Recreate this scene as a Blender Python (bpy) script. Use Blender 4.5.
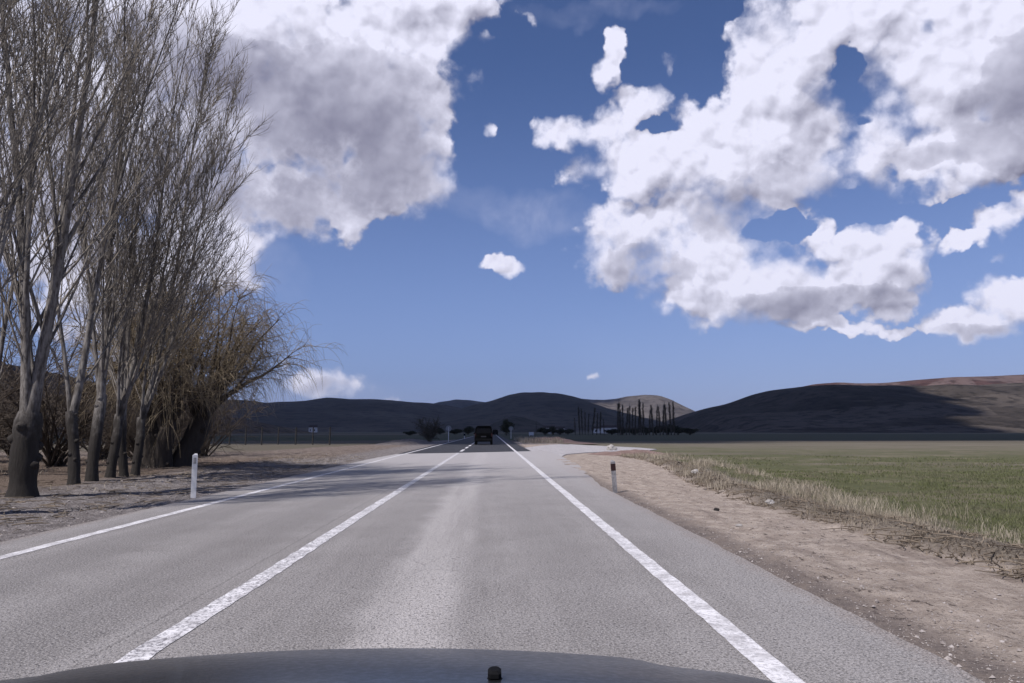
import bpy, math, random
import numpy as np
from mathutils import Vector, Matrix, Euler, noise as mnoise

# ------------------------------------------------------------------ basics
for o in list(bpy.data.objects):
    bpy.data.objects.remove(o)
scene = bpy.context.scene
COL = scene.collection
R = math.radians
random.seed(7)
rng = np.random.default_rng(11)

# ------------------------------------------------------------------ camera
F = 740.0
CAMH = 1.3
PITCH = math.atan(90.0 / F)
YAW = math.atan(20.0 * math.cos(PITCH) / F)
cd = bpy.data.cameras.new('camera')
cam = bpy.data.objects.new('camera', cd)
COL.objects.link(cam)
cam.location = (0, 0, CAMH)
cam.rotation_euler = (math.pi / 2 + PITCH, 0, -YAW)
cd.sensor_width = 36.0
cd.lens = F / 1024 * 36
cd.clip_start = 0.05
cd.clip_end = 60000
scene.camera = cam
CAMROT = Euler(cam.rotation_euler).to_matrix()

def ray(x, y):
    return (CAMROT @ Vector(((x - 512) / F, (341.5 - y) / F, -1))).normalized()

def pix(x, y, D):
    """world point on the ray of a photo pixel, D metres ahead"""
    d = ray(x, y)
    return Vector((0, 0, CAMH)) + d * (D / d.y)

# ------------------------------------------------------------------ sun
SUN_EL = R(51)
_h = Vector((-0.70, -0.70, 0)).normalized()
TOSUN = Vector((_h.x * math.cos(SUN_EL), _h.y * math.cos(SUN_EL), math.sin(SUN_EL)))
sd = bpy.data.lights.new('sun', 'SUN')
sd.energy = 4.8
sd.angle = R(0.5)
sd.color = (1.0, 0.955, 0.93)
sun = bpy.data.objects.new('sun', sd)
COL.objects.link(sun)
sun.rotation_euler = TOSUN.to_track_quat('Z', 'Y').to_euler()
sun.location = (0, 0, 60)

scene.view_settings.view_transform = 'Standard'
scene.view_settings.look = 'None'
scene.view_settings.gamma = 1
scene.view_settings.exposure = 0.0
scene.view_settings.use_curve_mapping = False
try:
    scene.cycles.volume_bounces = 0
    scene.cycles.max_bounces = 6
    scene.cycles.transparent_max_bounces = 8
except Exception:
    pass

# ------------------------------------------------------------------ node helper
class NT:
    def __init__(self, tree):
        self.t = tree
        self.n = tree.nodes
        self.l = tree.links
    def node(self, typ, **kw):
        n = self.n.new(typ)
        for k, v in kw.items():
            setattr(n, k, v)
        return n
    def put(self, sock, v):
        if isinstance(v, bpy.types.NodeSocket):
            self.l.new(v, sock)
        else:
            sock.default_value = v
    def m(self, op, a, b=None, c=None, clamp=False):
        n = self.node('ShaderNodeMath', operation=op, use_clamp=clamp)
        self.put(n.inputs[0], a)
        if b is not None: self.put(n.inputs[1], b)
        if c is not None: self.put(n.inputs[2], c)
        return n.outputs[0]
    def v(self, op, a, b=None, scale=None):
        n = self.node('ShaderNodeVectorMath', operation=op)
        self.put(n.inputs[0], a)
        if b is not None: self.put(n.inputs[1], b)
        if scale is not None: self.put(n.inputs['Scale'], scale)
        return n.outputs['Value'] if op in ('LENGTH', 'DOT_PRODUCT', 'DISTANCE') else n.outputs[0]
    def ss(self, x, a, b, lo=0.0, hi=1.0, typ='SMOOTHSTEP'):
        n = self.node('ShaderNodeMapRange', interpolation_type=typ)
        self.put(n.inputs[0], x)
        for i, q in ((1, a), (2, b), (3, lo), (4, hi)):
            self.put(n.inputs[i], q)
        return n.outputs[0]
    def noise(self, vec, scale, detail=4, rough=0.55, dist=0.0, lac=2.0):
        n = self.node('ShaderNodeTexNoise')
        if vec is not None: self.l.new(vec, n.inputs['Vector'])
        n.inputs['Scale'].default_value = scale
        n.inputs['Detail'].default_value = detail
        n.inputs['Roughness'].default_value = rough
        n.inputs['Distortion'].default_value = dist
        n.inputs['Lacunarity'].default_value = lac
        return n.outputs[0]
    def voro(self, vec, scale, feature='F1', out='Distance', rand=1.0):
        n = self.node('ShaderNodeTexVoronoi', feature=feature)
        if vec is not None: self.l.new(vec, n.inputs['Vector'])
        n.inputs['Scale'].default_value = scale
        n.inputs['Randomness'].default_value = rand
        return n.outputs[out]
    def mix(self, f, a, b, blend='MIX'):
        n = self.node('ShaderNodeMix', data_type='RGBA', blend_type=blend)
        self.put(n.inputs[0], f)
        for i, q in ((6, a), (7, b)):
            if isinstance(q, (tuple, list)) and len(q) == 3: q = (*q, 1)
            self.put(n.inputs[i], q)
        return n.outputs[2]
    def xyz(self, x=0.0, y=0.0, z=0.0):
        n = self.node('ShaderNodeCombineXYZ')
        for i, q in enumerate((x, y, z)): self.put(n.inputs[i], q)
        return n.outputs[0]
    def sep(self, v):
        n = self.node('ShaderNodeSeparateXYZ')
        self.l.new(v, n.inputs[0])
        return n.outputs

# ------------------------------------------------------------------ world: sky with clouds
world = bpy.data.worlds.new('World')
scene.world = world
world.use_nodes = True
W = NT(world.node_tree)
W.n.clear()
wout = W.node('ShaderNodeOutputWorld')
bg = W.node('ShaderNodeBackground')
bg.inputs['Strength'].default_value = 0.1
W.l.new(bg.outputs[0], wout.inputs[0])
sky = W.node('ShaderNodeTexSky', sky_type='NISHITA')
sky.sun_disc = False
sky.sun_elevation = SUN_EL
sky.sun_rotation = math.atan2(_h.x, _h.y) % (2 * math.pi)
sky.air_density = 1.0
sky.dust_density = 0.6
sky.ozone_density = 2.0
sky.altitude = 1000
tc = W.node('ShaderNodeTexCoord')
dirv = W.v('NORMALIZE', tc.outputs['Generated'])
sx, sy, sz = W.sep(dirv)
az = W.m('ARCTAN2', sx, sy)
el = W.m('ARCSINE', sz)
P = W.xyz(az, el, 0.0)

def ae(x, y):
    d = ray(x, y)
    return math.atan2(d.x, d.y), math.asin(d.z)

def blob(vec, x, y, rx, ry, s):
    a, e = ae(x, y)
    a1, _ = ae(x + rx, y); a0, _ = ae(x - rx, y)
    _, e1 = ae(x, y - ry); _, e0 = ae(x, y + ry)
    ra, re = (a1 - a0) / 2, (e1 - e0) / 2
    q = W.v('MULTIPLY_ADD', vec, (1 / ra, 1 / re, 0))
    n = q.node
    n.inputs[2].default_value = (-a / ra, -e / re, 0)
    r2 = W.v('DOT_PRODUCT', q, q)
    return W.m('MULTIPLY_ADD', r2, -s, s)      # s*(1-r^2)

def field(vec, lst, smooth=0.12):
    cur = None
    for b in lst:
        f = blob(vec, *b)
        cur = f if cur is None else W.m('SMOOTH_MAX', cur, f, smooth)
    return cur

# warp the layout so no ellipse shows
w1 = W.node('ShaderNodeTexNoise'); W.l.new(dirv, w1.inputs['Vector'])
w1.inputs['Scale'].default_value = 9; w1.inputs['Detail'].default_value = 5; w1.inputs['Roughness'].default_value = 0.6
warp = W.v('SCALE', W.v('SUBTRACT', w1.outputs['Color'], (0.5, 0.5, 0.5)), scale=0.075)
PW = W.v('ADD', P, warp)

thick = [
 # big grey cloud upper left (and the part behind the poplars)
 (320, 95, 125, 118, 1.2), (215, 30, 260, 130, 1.2), (90, 130, 220, 190, 1.0), (400, 15, 95, 62, 1.1),
 (385, 145, 68, 88, 1.1), (325, 190, 100, 52, 1.0), (466, 2, 40, 40, .9), (110, 250, 130, 85, .8), (235, 255, 40, 46, .8),
 # right cloud bank
 (611, 62, 15, 32, .8), (672, 68, 12, 14, .55), (640, 100, 30, 22, .8), (572, 128, 38, 26, .9), (610, 125, 50, 34, .9), (590, 172, 26, 22, .7), (650, 158, 60, 42, 1.0),
 (700, 160, 72, 60, 1.0), (632, 245, 62, 46, 1.0), (715, 225, 85, 72, 1.1), (785, 80, 60, 85, 1.1), (790, 150, 75, 62, 1.0),
 (950, 60, 95, 95, 1.2), (1050, 60, 120, 120, 1.2), (965, 152, 95, 38, 1.0), (905, 0, 160, 52, 1.0), (880, 130, 50, 40, .9),
 (715, 290, 80, 38, 1.0), (790, 292, 95, 40, 1.0), (872, 272, 66, 52, 1.1), (912, 236, 14, 20, .5), (815, 240, 22, 24, .6),
 (822, 326, 62, 10, .8), (962, 236, 24, 12, .7), (998, 214, 34, 18, .8), (1022, 196, 24, 18, .7), (1003, 251, 10, 8, .4),
 (975, 316, 62, 18, .95), (1020, 296, 46, 30, 1.0), (888, 328, 30, 7, .6),
 # small ones
 (318, 384, 52, 19, .75), (395, 396, 14, 6, .4), (597, 375, 11, 5, .5), (507, 264, 23, 10, .65),
 (487, 138, 5, 10, .40), (527, 22, 6, 8, .40), (490, 43, 12, 6, .40)]
holes = [(850, 62, 17, 20, 1.0), (928, 44, 12, 22, .9), (862, 116, 10, 8, .8), (780, 229, 36, 15, 1.25), (880, 208, 62, 13, 1.15), (858, 190, 22, 9, .7), (960, 200, 46, 9, .9),
         (702, 62, 26, 46, .9), (652, 124, 26, 12, .8), (545, 60, 40, 40, .5), (640, 60, 18, 26, .7), (945, 270, 14, 24, .8), (735, 12, 16, 14, .5)]
LD = W.node('ShaderNodeTexNoise'); W.l.new(dirv, LD.inputs['Vector'])
LD.inputs['Scale'].default_value = 34; LD.inputs['Detail'].default_value = 3; LD.inputs['Roughness'].default_value = 0.5
PW = W.v('ADD', PW, W.v('SCALE', W.v('SUBTRACT', LD.outputs['Color'], (0.5, 0.5, 0.5)), scale=0.030))
lay_ = field(PW, thick, 0.10)
hol = field(PW, holes, 0.05)
lay = W.m('SUBTRACT', lay_, W.m('MAXIMUM', hol, 0.0))
lay = W.m('MAXIMUM', lay, -1.2)
LOFF = (-0.016, 0.034, 0.0)                  # towards the sun across the sky: up and a little left
layL = W.m('MAXIMUM', field(W.v('ADD', PW, LOFF), thick, 0.10), -1.0)

dirw = W.v('ADD', dirv, W.v('SCALE', warp, scale=0.25))
off = Vector((-0.42, -0.05, 0.88)).normalized()
def puff(vec, det=8, rough=0.60):
    return W.noise(vec, 11.5, det, rough, 0.0)
def lobes(vec, sc):
    return W.m('SUBTRACT', 0.42, W.voro(vec, sc))
n0 = puff(dirw)
dj_ = W.v('ADD', dirw, W.v('SCALE', W.v('SUBTRACT', LD.outputs['Color'], (0.5, 0.5, 0.5)), scale=0.022))
dl_ = W.v('ADD', dj_, tuple(off * 0.011))
L0 = W.m('MULTIPLY_ADD', lobes(dj_, 62), 0.5, lobes(dj_, 24))
L1 = W.m('MULTIPLY_ADD', lobes(dl_, 62), 0.5, lobes(dl_, 24))
dens = W.m('ADD', lay, W.m('MULTIPLY_ADD', n0, 3.0, -1.36))
dens = W.m('MULTIPLY_ADD', L0, 0.55, dens)
alpha = W.ss(dens, -0.08, W.ss(W.noise(dirv, 13, 3, 0.5), 0.35, 0.65, 0.22, 1.15))
# self-shading: what lies between a point and the sun
s0 = puff(dirw, 2.5, 0.5)
s1 = puff(W.v('ADD', dirw, tuple(off * 0.024)), 2.5, 0.5)
g1 = W.m('MULTIPLY_ADD', W.m('SUBTRACT', s0, s1), 2.5, W.m('MULTIPLY', W.m('SUBTRACT', lay_, layL), 0.55))
m0 = W.noise(dirw, 44, 5, 0.6)
m1 = W.noise(W.v('ADD', dirw, tuple(off * 0.008)), 44, 5, 0.6)
g2 = W.m('MULTIPLY_ADD', W.m('SUBTRACT', L0, L1), 0.62, W.m('MULTIPLY', W.m('SUBTRACT', m0, m1), 0.50))
relief = W.m('ADD', W.m('MINIMUM', W.m('MAXIMUM', g1, -0.55), 0.16), g2)
darks = [(345, 140, 118, 100, 1.0), (240, 175, 150, 48, .95), (240, 80, 150, 52, .7), (1035, 100, 85, 74, .95), (840, 306, 105, 24, .65),
         (770, 205, 85, 40, .35), (640, 268, 60, 22, .45), (985, 328, 70, 12, .6), (90, 190, 140, 80, .5), (940, 158, 80, 12, .3), (330, 392, 60, 12, .4)]
dk = W.m('MINIMUM', W.m('MAXIMUM', field(PW, darks, 0.3), 0.0), 1.0)
dk = W.m('MULTIPLY', W.m('POWER', dk, 0.42), W.ss(dens, 0.1, 1.0))
br = W.m('ADD', 0.95, W.m('MULTIPLY', relief, W.m('MULTIPLY_ADD', dk, -0.80, 1.0)))
br = W.m('MULTIPLY_ADD', dk, -0.70, br)
br = W.m('ADD', br, W.m('MULTIPLY_ADD', n0, 0.22, -0.11))
br = W.m('ADD', br, W.ss(dens, 0.0, 0.5, -0.10, 0.0))
br = W.m('MINIMUM', W.m('MAXIMUM', br, 0.0), 1.08)
ccol = W.mix(W.ss(br, 0.0, 1.08, typ='LINEAR'), (1.6, 1.6, 2.5), (8.7, 8.7, 10.4))
# thin veils
veils = [(535, 212, 70, 28, .8), (470, 200, 60, 22, .3), (600, 10, 90, 16, .5), (250, 275, 60, 50, .6), (320, 390, 90, 22, .5)]
vl = W.m('MAXIMUM', field(PW, veils, 0.2), 0.0)
vl = W.m('MULTIPLY', vl, W.ss(W.noise(dirv, 16, 6, 0.6, 0.4), 0.3, 0.7, 0.1, 0.55))
# clouds elsewhere in the sky, away from the part the photograph shows
skyc = W.v('MULTIPLY', sky.outputs[0], (0.70, 0.76, 1.02))
hz = W.m('POWER', W.ss(el, 0.0, 0.50, 1.0, 0.0, 'LINEAR'), 1.7)
skyc = W.mix(W.m('MULTIPLY', hz, 0.85), skyc, (2.65, 3.5, 6.6))
c1 = W.mix(vl, skyc, (5.0, 5.4, 7.6))
front = W.ss(sy, 0.1, 0.3)
bn = W.ss(W.noise(dirv, 3.2, 8, 0.62), 0.50, 0.62)
bn = W.m('MULTIPLY', W.m('MULTIPLY', bn, W.m('SUBTRACT', 1.0, front)), W.ss(el, 0.0, 0.15))
fin_a = W.m('MAXIMUM', W.m('MULTIPLY', alpha, front), bn)
fin_a = W.m('MULTIPLY', fin_a, W.ss(el, 0.0, 0.03))
c2 = W.mix(fin_a, c1, ccol)
W.l.new(c2, bg.inputs['Color'])
try:
    world.cycles.sampling_method = 'MANUAL'
    world.cycles.sample_map_resolution = 512
except Exception:
    pass

# ------------------------------------------------------------------ object helpers
def tag(o, label=None, cat=None, group=None, kind=None):
    if label: o['label'] = label
    if cat: o['category'] = cat
    if group: o['group'] = group
    if kind: o['kind'] = kind
    return o

def empty(name, loc, rz=0, label=None, cat=None, group=None):
    o = bpy.data.objects.new(name, None)
    o.empty_display_size = 0.3
    COL.objects.link(o)
    o.location = loc
    o.rotation_euler = (0, 0, rz)
    return tag(o, label, cat, group)

def link(name, me, mat, parent=None, loc=None):
    o = bpy.data.objects.new(name, me)
    COL.objects.link(o)
    if mat is not None:
        me.materials.clear(); me.materials.append(mat)
    if parent is not None: o.parent = parent
    if loc is not None: o.location = loc
    return o

def np_mesh(name, verts, faces, smooth=False):
    """faces: (n,k) int array, k = 3 or 4"""
    verts = np.asarray(verts, dtype=np.float32); faces = np.asarray(faces, dtype=np.int32)
    me = bpy.data.meshes.new(name)
    n, k = faces.shape
    me.vertices.add(len(verts)); me.vertices.foreach_set('co', verts.ravel())
    me.loops.add(n * k); me.loops.foreach_set('vertex_index', faces.ravel())
    me.polygons.add(n)
    me.polygons.foreach_set('loop_start', np.arange(0, n * k, k, dtype=np.int32))
    me.polygons.foreach_set('loop_total', np.full(n, k, dtype=np.int32))
    me.polygons.foreach_set('use_smooth', np.full(n, smooth, dtype=bool))
    me.update(calc_edges=True)
    return me

class MB:
    def __init__(self): self.v = []; self.f = []
    def add(self, vs, fs):
        b = len(self.v); self.v += [tuple(p) for p in vs]; self.f += [tuple(i + b for i in f) for f in fs]
    def box(self, c, s, rot=None, taper=1.0, bev=0.0):
        hx, hy, hz_ = s[0] / 2, s[1] / 2, s[2] / 2
        vs = []
        b = min(bev, hx * .9, hy * .9, hz_ * .9)
        # chamfered box: rings at four heights with octagon outline
        def ring(z, k, ins):
            x, y = hx * k - ins, hy * k - ins
            c_ = b if b > 0 else 0
            return [(x - c_, -y, z), (x, -y + c_, z), (x, y - c_, z), (x - c_, y, z), (-x + c_, y, z), (-x, y - c_, z), (-x, -y + c_, z), (-x + c_, -y, z)]
        if b > 0:
            rings = [ring(-hz_, 1, b * .9), ring(-hz_ + b, 1, 0), ring(hz_ - b, taper, 0), ring(hz_, taper, b * .9)]
            for r_ in rings: vs += r_
            fs = [tuple(range(7, -1, -1)), tuple(range(24, 32))]
            for k in range(3):
                for i in range(8):
                    j = (i + 1) % 8
                    fs.append((k * 8 + i, k * 8 + j, k * 8 + 8 + j, k * 8 + 8 + i))
        else:
            t = taper
            vs = [(-hx, -hy, -hz_), (hx, -hy, -hz_), (hx, hy, -hz_), (-hx, hy, -hz_), (-hx * t, -hy * t, hz_), (hx * t, -hy * t, hz_), (hx * t, hy * t, hz_), (-hx * t, hy * t, hz_)]
            fs = [(3, 2, 1, 0), (4, 5, 6, 7), (0, 1, 5, 4), (1, 2, 6, 5), (2, 3, 7, 6), (3, 0, 4, 7)]
        M = Matrix.Translation(c) @ (rot.to_4x4() if rot is not None else Matrix.Identity(4))
        self.add([M @ Vector(p) for p in vs], fs)
    def tube(self, pts, rads, n=8, cap=True):
        pts = [Vector(p) for p in pts]
        b = len(self.v)
        for i, p in enumerate(pts):
            t = (pts[min(i + 1, len(pts) - 1)] - pts[max(i - 1, 0)]).normalized()
            a = t.cross(Vector((0, 0, 1)) if abs(t.z) < .9 else Vector((1, 0, 0))).normalized()
            c = t.cross(a)
            for k in range(n):
                w = 2 * math.pi * k / n
                self.v.append(tuple(p + (a * math.cos(w) + c * math.sin(w)) * rads[i]))
        for i in range(len(pts) - 1):
            for k in range(n):
                j = (k + 1) % n
                self.f.append((b + i * n + k, b + i * n + j, b + (i + 1) * n + j, b + (i + 1) * n + k))
        if cap:
            self.f.append(tuple(b + k for k in range(n - 1, -1, -1)))
            self.f.append(tuple(b + (len(pts) - 1) * n + k for k in range(n)))
    def mesh(self, name, smooth=False):
        me = bpy.data.meshes.new(name); me.from_pydata(self.v, [], self.f); me.update()
        if smooth: me.polygons.foreach_set('use_smooth', [True] * len(me.polygons))
        return me
    def build(self, name, mat, parent=None, smooth=False):
        return link(name, self.mesh(name, smooth), mat, parent)

ORD = ['first', 'second', 'third', 'fourth', 'fifth', 'sixth', 'seventh', 'eighth', 'ninth', 'tenth', 'eleventh', 'twelfth', 'thirteenth', 'fourteenth', 'fifteenth', 'sixteenth', 'seventeenth', 'eighteenth', 'nineteenth', 'twentieth', 'twenty-first']
def copy_tree(o, parent=None):
    c = o.copy(); COL.objects.link(c)
    if parent is not None: c.parent = parent
    for ch in o.children: copy_tree(ch, c)
    return c

# numpy value noise
def _hash(ix, iy, seed):
    h = (ix.astype(np.int64) * 374761393 + iy.astype(np.int64) * 668265263 + seed * 974634777) & 0xffffffff
    h = ((h ^ (h >> 13)) * 1274126177) & 0xffffffff
    return ((h ^ (h >> 16)) & 0xffffff) / float(0xffffff)
def vnoise(x, y, seed=0):
    x = np.asarray(x, float); y = np.asarray(y, float)
    ix = np.floor(x); iy = np.floor(y); fx = x - ix; fy = y - iy
    fx = fx * fx * (3 - 2 * fx); fy = fy * fy * (3 - 2 * fy)
    a = _hash(ix, iy, seed); b = _hash(ix + 1, iy, seed); c = _hash(ix, iy + 1, seed); d = _hash(ix + 1, iy + 1, seed)
    return (a * (1 - fx) + b * fx) * (1 - fy) + (c * (1 - fx) + d * fx) * fy
def fbm(x, y, seed=0, oct=4):
    s = 0; a = .5; t = 0
    for k in range(oct):
        s = s + a * vnoise(x * 2 ** k, y * 2 ** k, seed + k * 17); t += a; a *= .5
    return s / t
def sstep(x, a, b):
    t = np.clip((x - a) / (b - a), 0, 1); return t * t * (3 - 2 * t)

# ------------------------------------------------------------------ materials
def material(name, rough=0.9, spec=0.2):
    m = bpy.data.materials.new(name); m.use_nodes = True
    T = NT(m.node_tree)
    b = T.n['Principled BSDF']
    b.inputs['Roughness'].default_value = rough
    b.inputs['Specular IOR Level'].default_value = spec
    geo = T.node('ShaderNodeNewGeometry')
    return m, T, b, geo.outputs['Position']
def bump(T, b, h, strength, dist):
    n = T.node('ShaderNodeBump'); n.inputs['Strength'].default_value = strength; n.inputs['Distance'].default_value = dist
    T.put(n.inputs['Height'], h); T.l.new(n.outputs[0], b.inputs['Normal'])
def simple(name, c1, c2, scale=5, rough=.8, spec=.2, metal=0.0, bmp=0.0, objc=False, coat=0.0):
    m, T, b, pos = material(name, rough, spec)
    if objc: pos = T.node('ShaderNodeTexCoord').outputs['Object']
    n = T.noise(pos, scale, 6, .6)
    T.l.new(T.mix(T.ss(n, .35, .65), c1, c2), b.inputs['Base Color'])
    b.inputs['Metallic'].default_value = metal
    b.inputs['Coat Weight'].default_value = coat
    if bmp: bump(T, b, n, 1.0, bmp)
    return m

# pale worn asphalt
def asphalt_mat(name, base, light, dark_amount, tracks=True):
    m, T, b, pos = material(name, .85, .25)
    x, y, z = T.sep(pos)
    fine = T.voro(pos, 85)
    fine2 = T.noise(pos, 150, 3, .6)
    mid = T.noise(pos, 22, 5, .65)
    big = T.noise(pos, .9, 5, .6)
    stretch = T.v('MULTIPLY', pos, (1.0, .05, 1.0))
    st = T.noise(stretch, 2.6, 5, .6)
    st2 = T.noise(T.v('MULTIPLY', pos, (1.0, .12, 1.0)), 9, 4, .6)
    col = T.mix(T.ss(big, .3, .7), base, light)
    col = T.mix(T.ss(st, .4, .7, 0, .45), col, tuple(c * 1.28 for c in light))
    col = T.mix(T.ss(st2, .5, .72, 0, .25), col, tuple(c * .6 for c in base))
    if tracks:
        # polished wheel paths and dull oil strip of each lane
        def strip(xc, wd, amt, c, colr):
            d = T.m('ABSOLUTE', T.m('ADD', T.m('SUBTRACT', x, xc), T.m('MULTIPLY_ADD', big, .5, -.25)))
            f = T.m('MULTIPLY', T.ss(d, wd * .3, wd, 1, 0), T.ss(st, .3, .6, amt * .35, amt))
            return T.mix(f, colr, c)
        for xc in (-.62,): col = strip(xc, .50, .95, tuple(c * 1.65 for c in light), col)
        for xc in (-1.3, .75): col = strip(xc, .5, .30, tuple(c * .72 for c in base), col)
        for xc in (-4.3, -2.9): col = strip(xc, .6, .6, tuple(c * .62 for c in base), col)
        # pale dusty outer edge
        col = T.mix(T.ss(T.m('ADD', x, T.m('MULTIPLY_ADD', mid, .6, -.3)), 1.75, 2.6, 0, .5), col, tuple(c * 1.15 for c in light))
        ed = T.m('ADD', T.m('ABSOLUTE', T.m('ADD', x, 1.62)), T.m('MULTIPLY_ADD', T.noise(pos, 3.5, 6, .7), .5, -.25))
        col = T.mix(T.m('MULTIPLY', T.ss(ed, 3.98, 4.22), T.ss(fine2, .35, .6, .3, .9)), col, (.27, .22, .19))
    pit = T.m('MAXIMUM', T.ss(T.noise(pos, 34, 2, .55), .57, .66), T.ss(T.noise(pos, 75, 2, .55), .58, .66, 0, .8))
    if tracks:
        ce = T.voro(T.v('ADD', pos, T.v('SCALE', T.xyz(mid, T.noise(pos, 19, 3), 0.0), scale=.16)), .55, 'DISTANCE_TO_EDGE')
        crk = T.m('MULTIPLY', T.ss(ce, .0, .006, 1, 0), T.ss(big, .46, .58))
        col = T.mix(T.m('MULTIPLY', crk, .30), col, (.05, .047, .047))
        sp_ = T.ss(T.noise(pos, 1.7, 4, .6), .64, .74)
        col = T.mix(T.m('MULTIPLY', sp_, .45), col, tuple(c * .5 for c in base))
        # longitudinal paving joint
        dj = T.m('ABSOLUTE', T.m('ADD', T.m('SUBTRACT', x, -2.32), T.m('MULTIPLY_ADD', T.noise(pos, 2.2, 4), .06, -.03)))
        col = T.mix(T.m('MULTIPLY', T.ss(dj, .006, .02, 1, 0), T.ss(mid, .35, .6, .15, .7)), col, tuple(c * .4 for c in base))
    pitc = T.m('MULTIPLY', pit, T.ss(mid, .38, .6, .25, 1.0))
    col = T.mix(T.m('MULTIPLY', pitc, dark_amount), col, tuple(c * .28 for c in base))
    col = T.mix(T.ss(fine2, .5, .70, 0, .55), col, tuple(min(1, c * 1.7) for c in light))
    gr = T.noise(pos, 62, 3, .75)
    col = T.mix(T.ss(gr, .50, .62, 0, .75), col, tuple(min(1, c * 1.45) for c in light))
    col = T.mix(T.ss(gr, .50, .38, 0, .75), col, tuple(c * .55 for c in base))
    if tracks: col = T.mix(T.ss(y, 6, 36, 0, .75), col, (.44, .415, .415))  # paler with distance: grazing-angle brightness put into the asphalt colour
    col = T.mix(T.ss(fine, .0, .5, .45, 0), col, tuple(c * .5 for c in base))
    T.l.new(col, b.inputs['Base Color'])
    hgt = T.m('ADD', T.m('MULTIPLY', fine, -.5), T.m('MULTIPLY', pit, -.7))
    bump(T, b, T.m('ADD', hgt, T.m('MULTIPLY', gr, .8)), .9, .007)
    return m
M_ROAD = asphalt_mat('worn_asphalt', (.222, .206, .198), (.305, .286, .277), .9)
M_ROADFAR = asphalt_mat('dark_asphalt', (.034, .034, .039), (.048, .048, .054), .3, False)
M_SIDE = asphalt_mat('pale_concrete', (.33, .31, .31), (.42, .395, .395), .25, False)

def paint_mat(name, wear):
    m, T, b, pos = material(name, .7, .3)
    n = T.noise(pos, 30, 5, .78); g = T.noise(pos, 3, 4, .6)
    f = T.m('MULTIPLY', T.ss(T.m('MULTIPLY_ADD', g, .22, n), .60, .68), wear)
    c = T.mix(T.ss(T.noise(pos, 5, 5, .7), .35, .65), (.50, .48, .485), (.80, .78, .79))
    T.l.new(T.mix(f, c, (.22, .21, .22)), b.inputs['Base Color'])
    bump(T, b, n, .5, .004)
    return m
M_PAINT = paint_mat('road_paint', .5)
M_PAINT2 = paint_mat('worn_road_paint', 1.0)

# ground: soil, gravel, crop by real position
m, T, b, pos = material('ground_soil', .97, .1)
x, y, z = T.sep(pos)
nb = T.noise(pos, .55, 5, .6); nm = T.noise(pos, 3.2, 6, .65); nf = T.noise(pos, 26, 5, .7); nvf = T.noise(pos, 90, 3, .6)
wob = T.m('MULTIPLY_ADD', nb, 1.6, -.8)
dirt = T.mix(T.ss(nm, .3, .7), (.30, .245, .205), (.48, .405, .345))
dirt = T.mix(T.ss(nf, .52, .66, 0, .75), dirt, (.14, .108, .09))
dirt = T.mix(T.ss(nvf, .60, .74, 0, .6), dirt, (.58, .52, .46))
# dirt shoulder: track marks running with the road
trk = T.noise(T.v('MULTIPLY', pos, (1, .16, 1)), 3.4, 5, .6)
dirt = T.mix(T.ss(trk, .52, .68, 0, .45), dirt, (.15, .115, .10))
clod = T.m('MULTIPLY', T.ss(T.noise(T.v('MULTIPLY', pos, (1.5, .7, 1)), 7, 6, .75), .56, .62), T.ss(nb, .40, .55))
dirt = T.mix(T.m('MULTIPLY', clod, .85), dirt, (.060, .046, .040))
dirt = T.mix(T.m('MULTIPLY', T.ss(x, 2.75, 3.15, 1, 0), T.ss(nm, .3, .6, .3, .8)), dirt, (.12, .10, .095))
gravel = T.mix(T.ss(nm, .35, .65), (.17, .15, .143), (.30, .27, .26))
gravel = T.mix(T.ss(nf, .47, .6, 0, .85), gravel, (.07, .060, .056))
gravel = T.mix(T.ss(nvf, .58, .72, 0, .7), gravel, (.40, .37, .36))
litter = T.mix(T.ss(nf, .4, .62), (.105, .078, .062), (.20, .155, .125))
tan = T.mix(T.ss(nm, .35, .65), (.13, .102, .086), (.22, .178, .15))
verge = T.mix(T.ss(nf, .4, .62), (.10, .082, .066), (.24, .205, .165))
crop = T.mix(T.ss(nm, .3, .7), (.085, .090, .044), (.118, .120, .062))
crop = T.mix(T.ss(nf, .5, .68, 0, .6), crop, (.17, .14, .095))
crop = T.mix(T.ss(T.noise(pos, .28, 5, .65), .50, .62, 0, .75), crop, (.19, .165, .115))
stub = T.mix(T.ss(T.noise(T.v('MULTIPLY', pos, (.25, 1, 1)), .35, 5, .6), .35, .65), (.12, .108, .078), (.18, .155, .12))
# far country fields, patchwork
fp = T.v('MULTIPLY', pos, (.35, 1, 0))
vc = T.voro(fp, .006, out='Color')
vs = T.sep(vc)
far = T.mix(T.ss(vs[0], .2, .9), (.065, .072, .045), (.13, .110, .085))
far = T.mix(T.ss(vs[1], .7, .8, 0, .8), far, (.16, .14, .11))
# right side assembly
fld = T.mix(T.ss(T.m('ADD', y, T.m('MULTIPLY', nb, 26.0)), 48, 95), crop, stub)
stripe = T.noise(T.v('MULTIPLY', pos, (.08, .5, 1)), .35, 3)
fld = T.mix(T.m('MULTIPLY', T.ss(stripe, .5, .64), T.ss(y, 10, 26, 0, .7)), fld, stub)
xe = T.m('SUBTRACT', T.m('ADD', x, T.m('MULTIPLY', wob, .5)), T.ss(y, 13, 36, 0, 2.2))
r1 = T.mix(T.ss(xe, 4.6, 5.15), dirt, verge)
r1 = T.mix(T.ss(xe, 5.9, 7.0), r1, fld)
xl = T.m('ADD', x, wob)
l1 = T.mix(T.ss(xl, -10.3, -8.7, 1, 0), gravel, litter)
l1 = T.mix(T.m('MULTIPLY', T.ss(T.m('ADD', y, wob), 31, 38), T.ss(xl, -8.5, -7.2, 1, 0)), l1, tan)
near = T.mix(T.ss(x, -1.5, -1.4), l1, r1)
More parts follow.
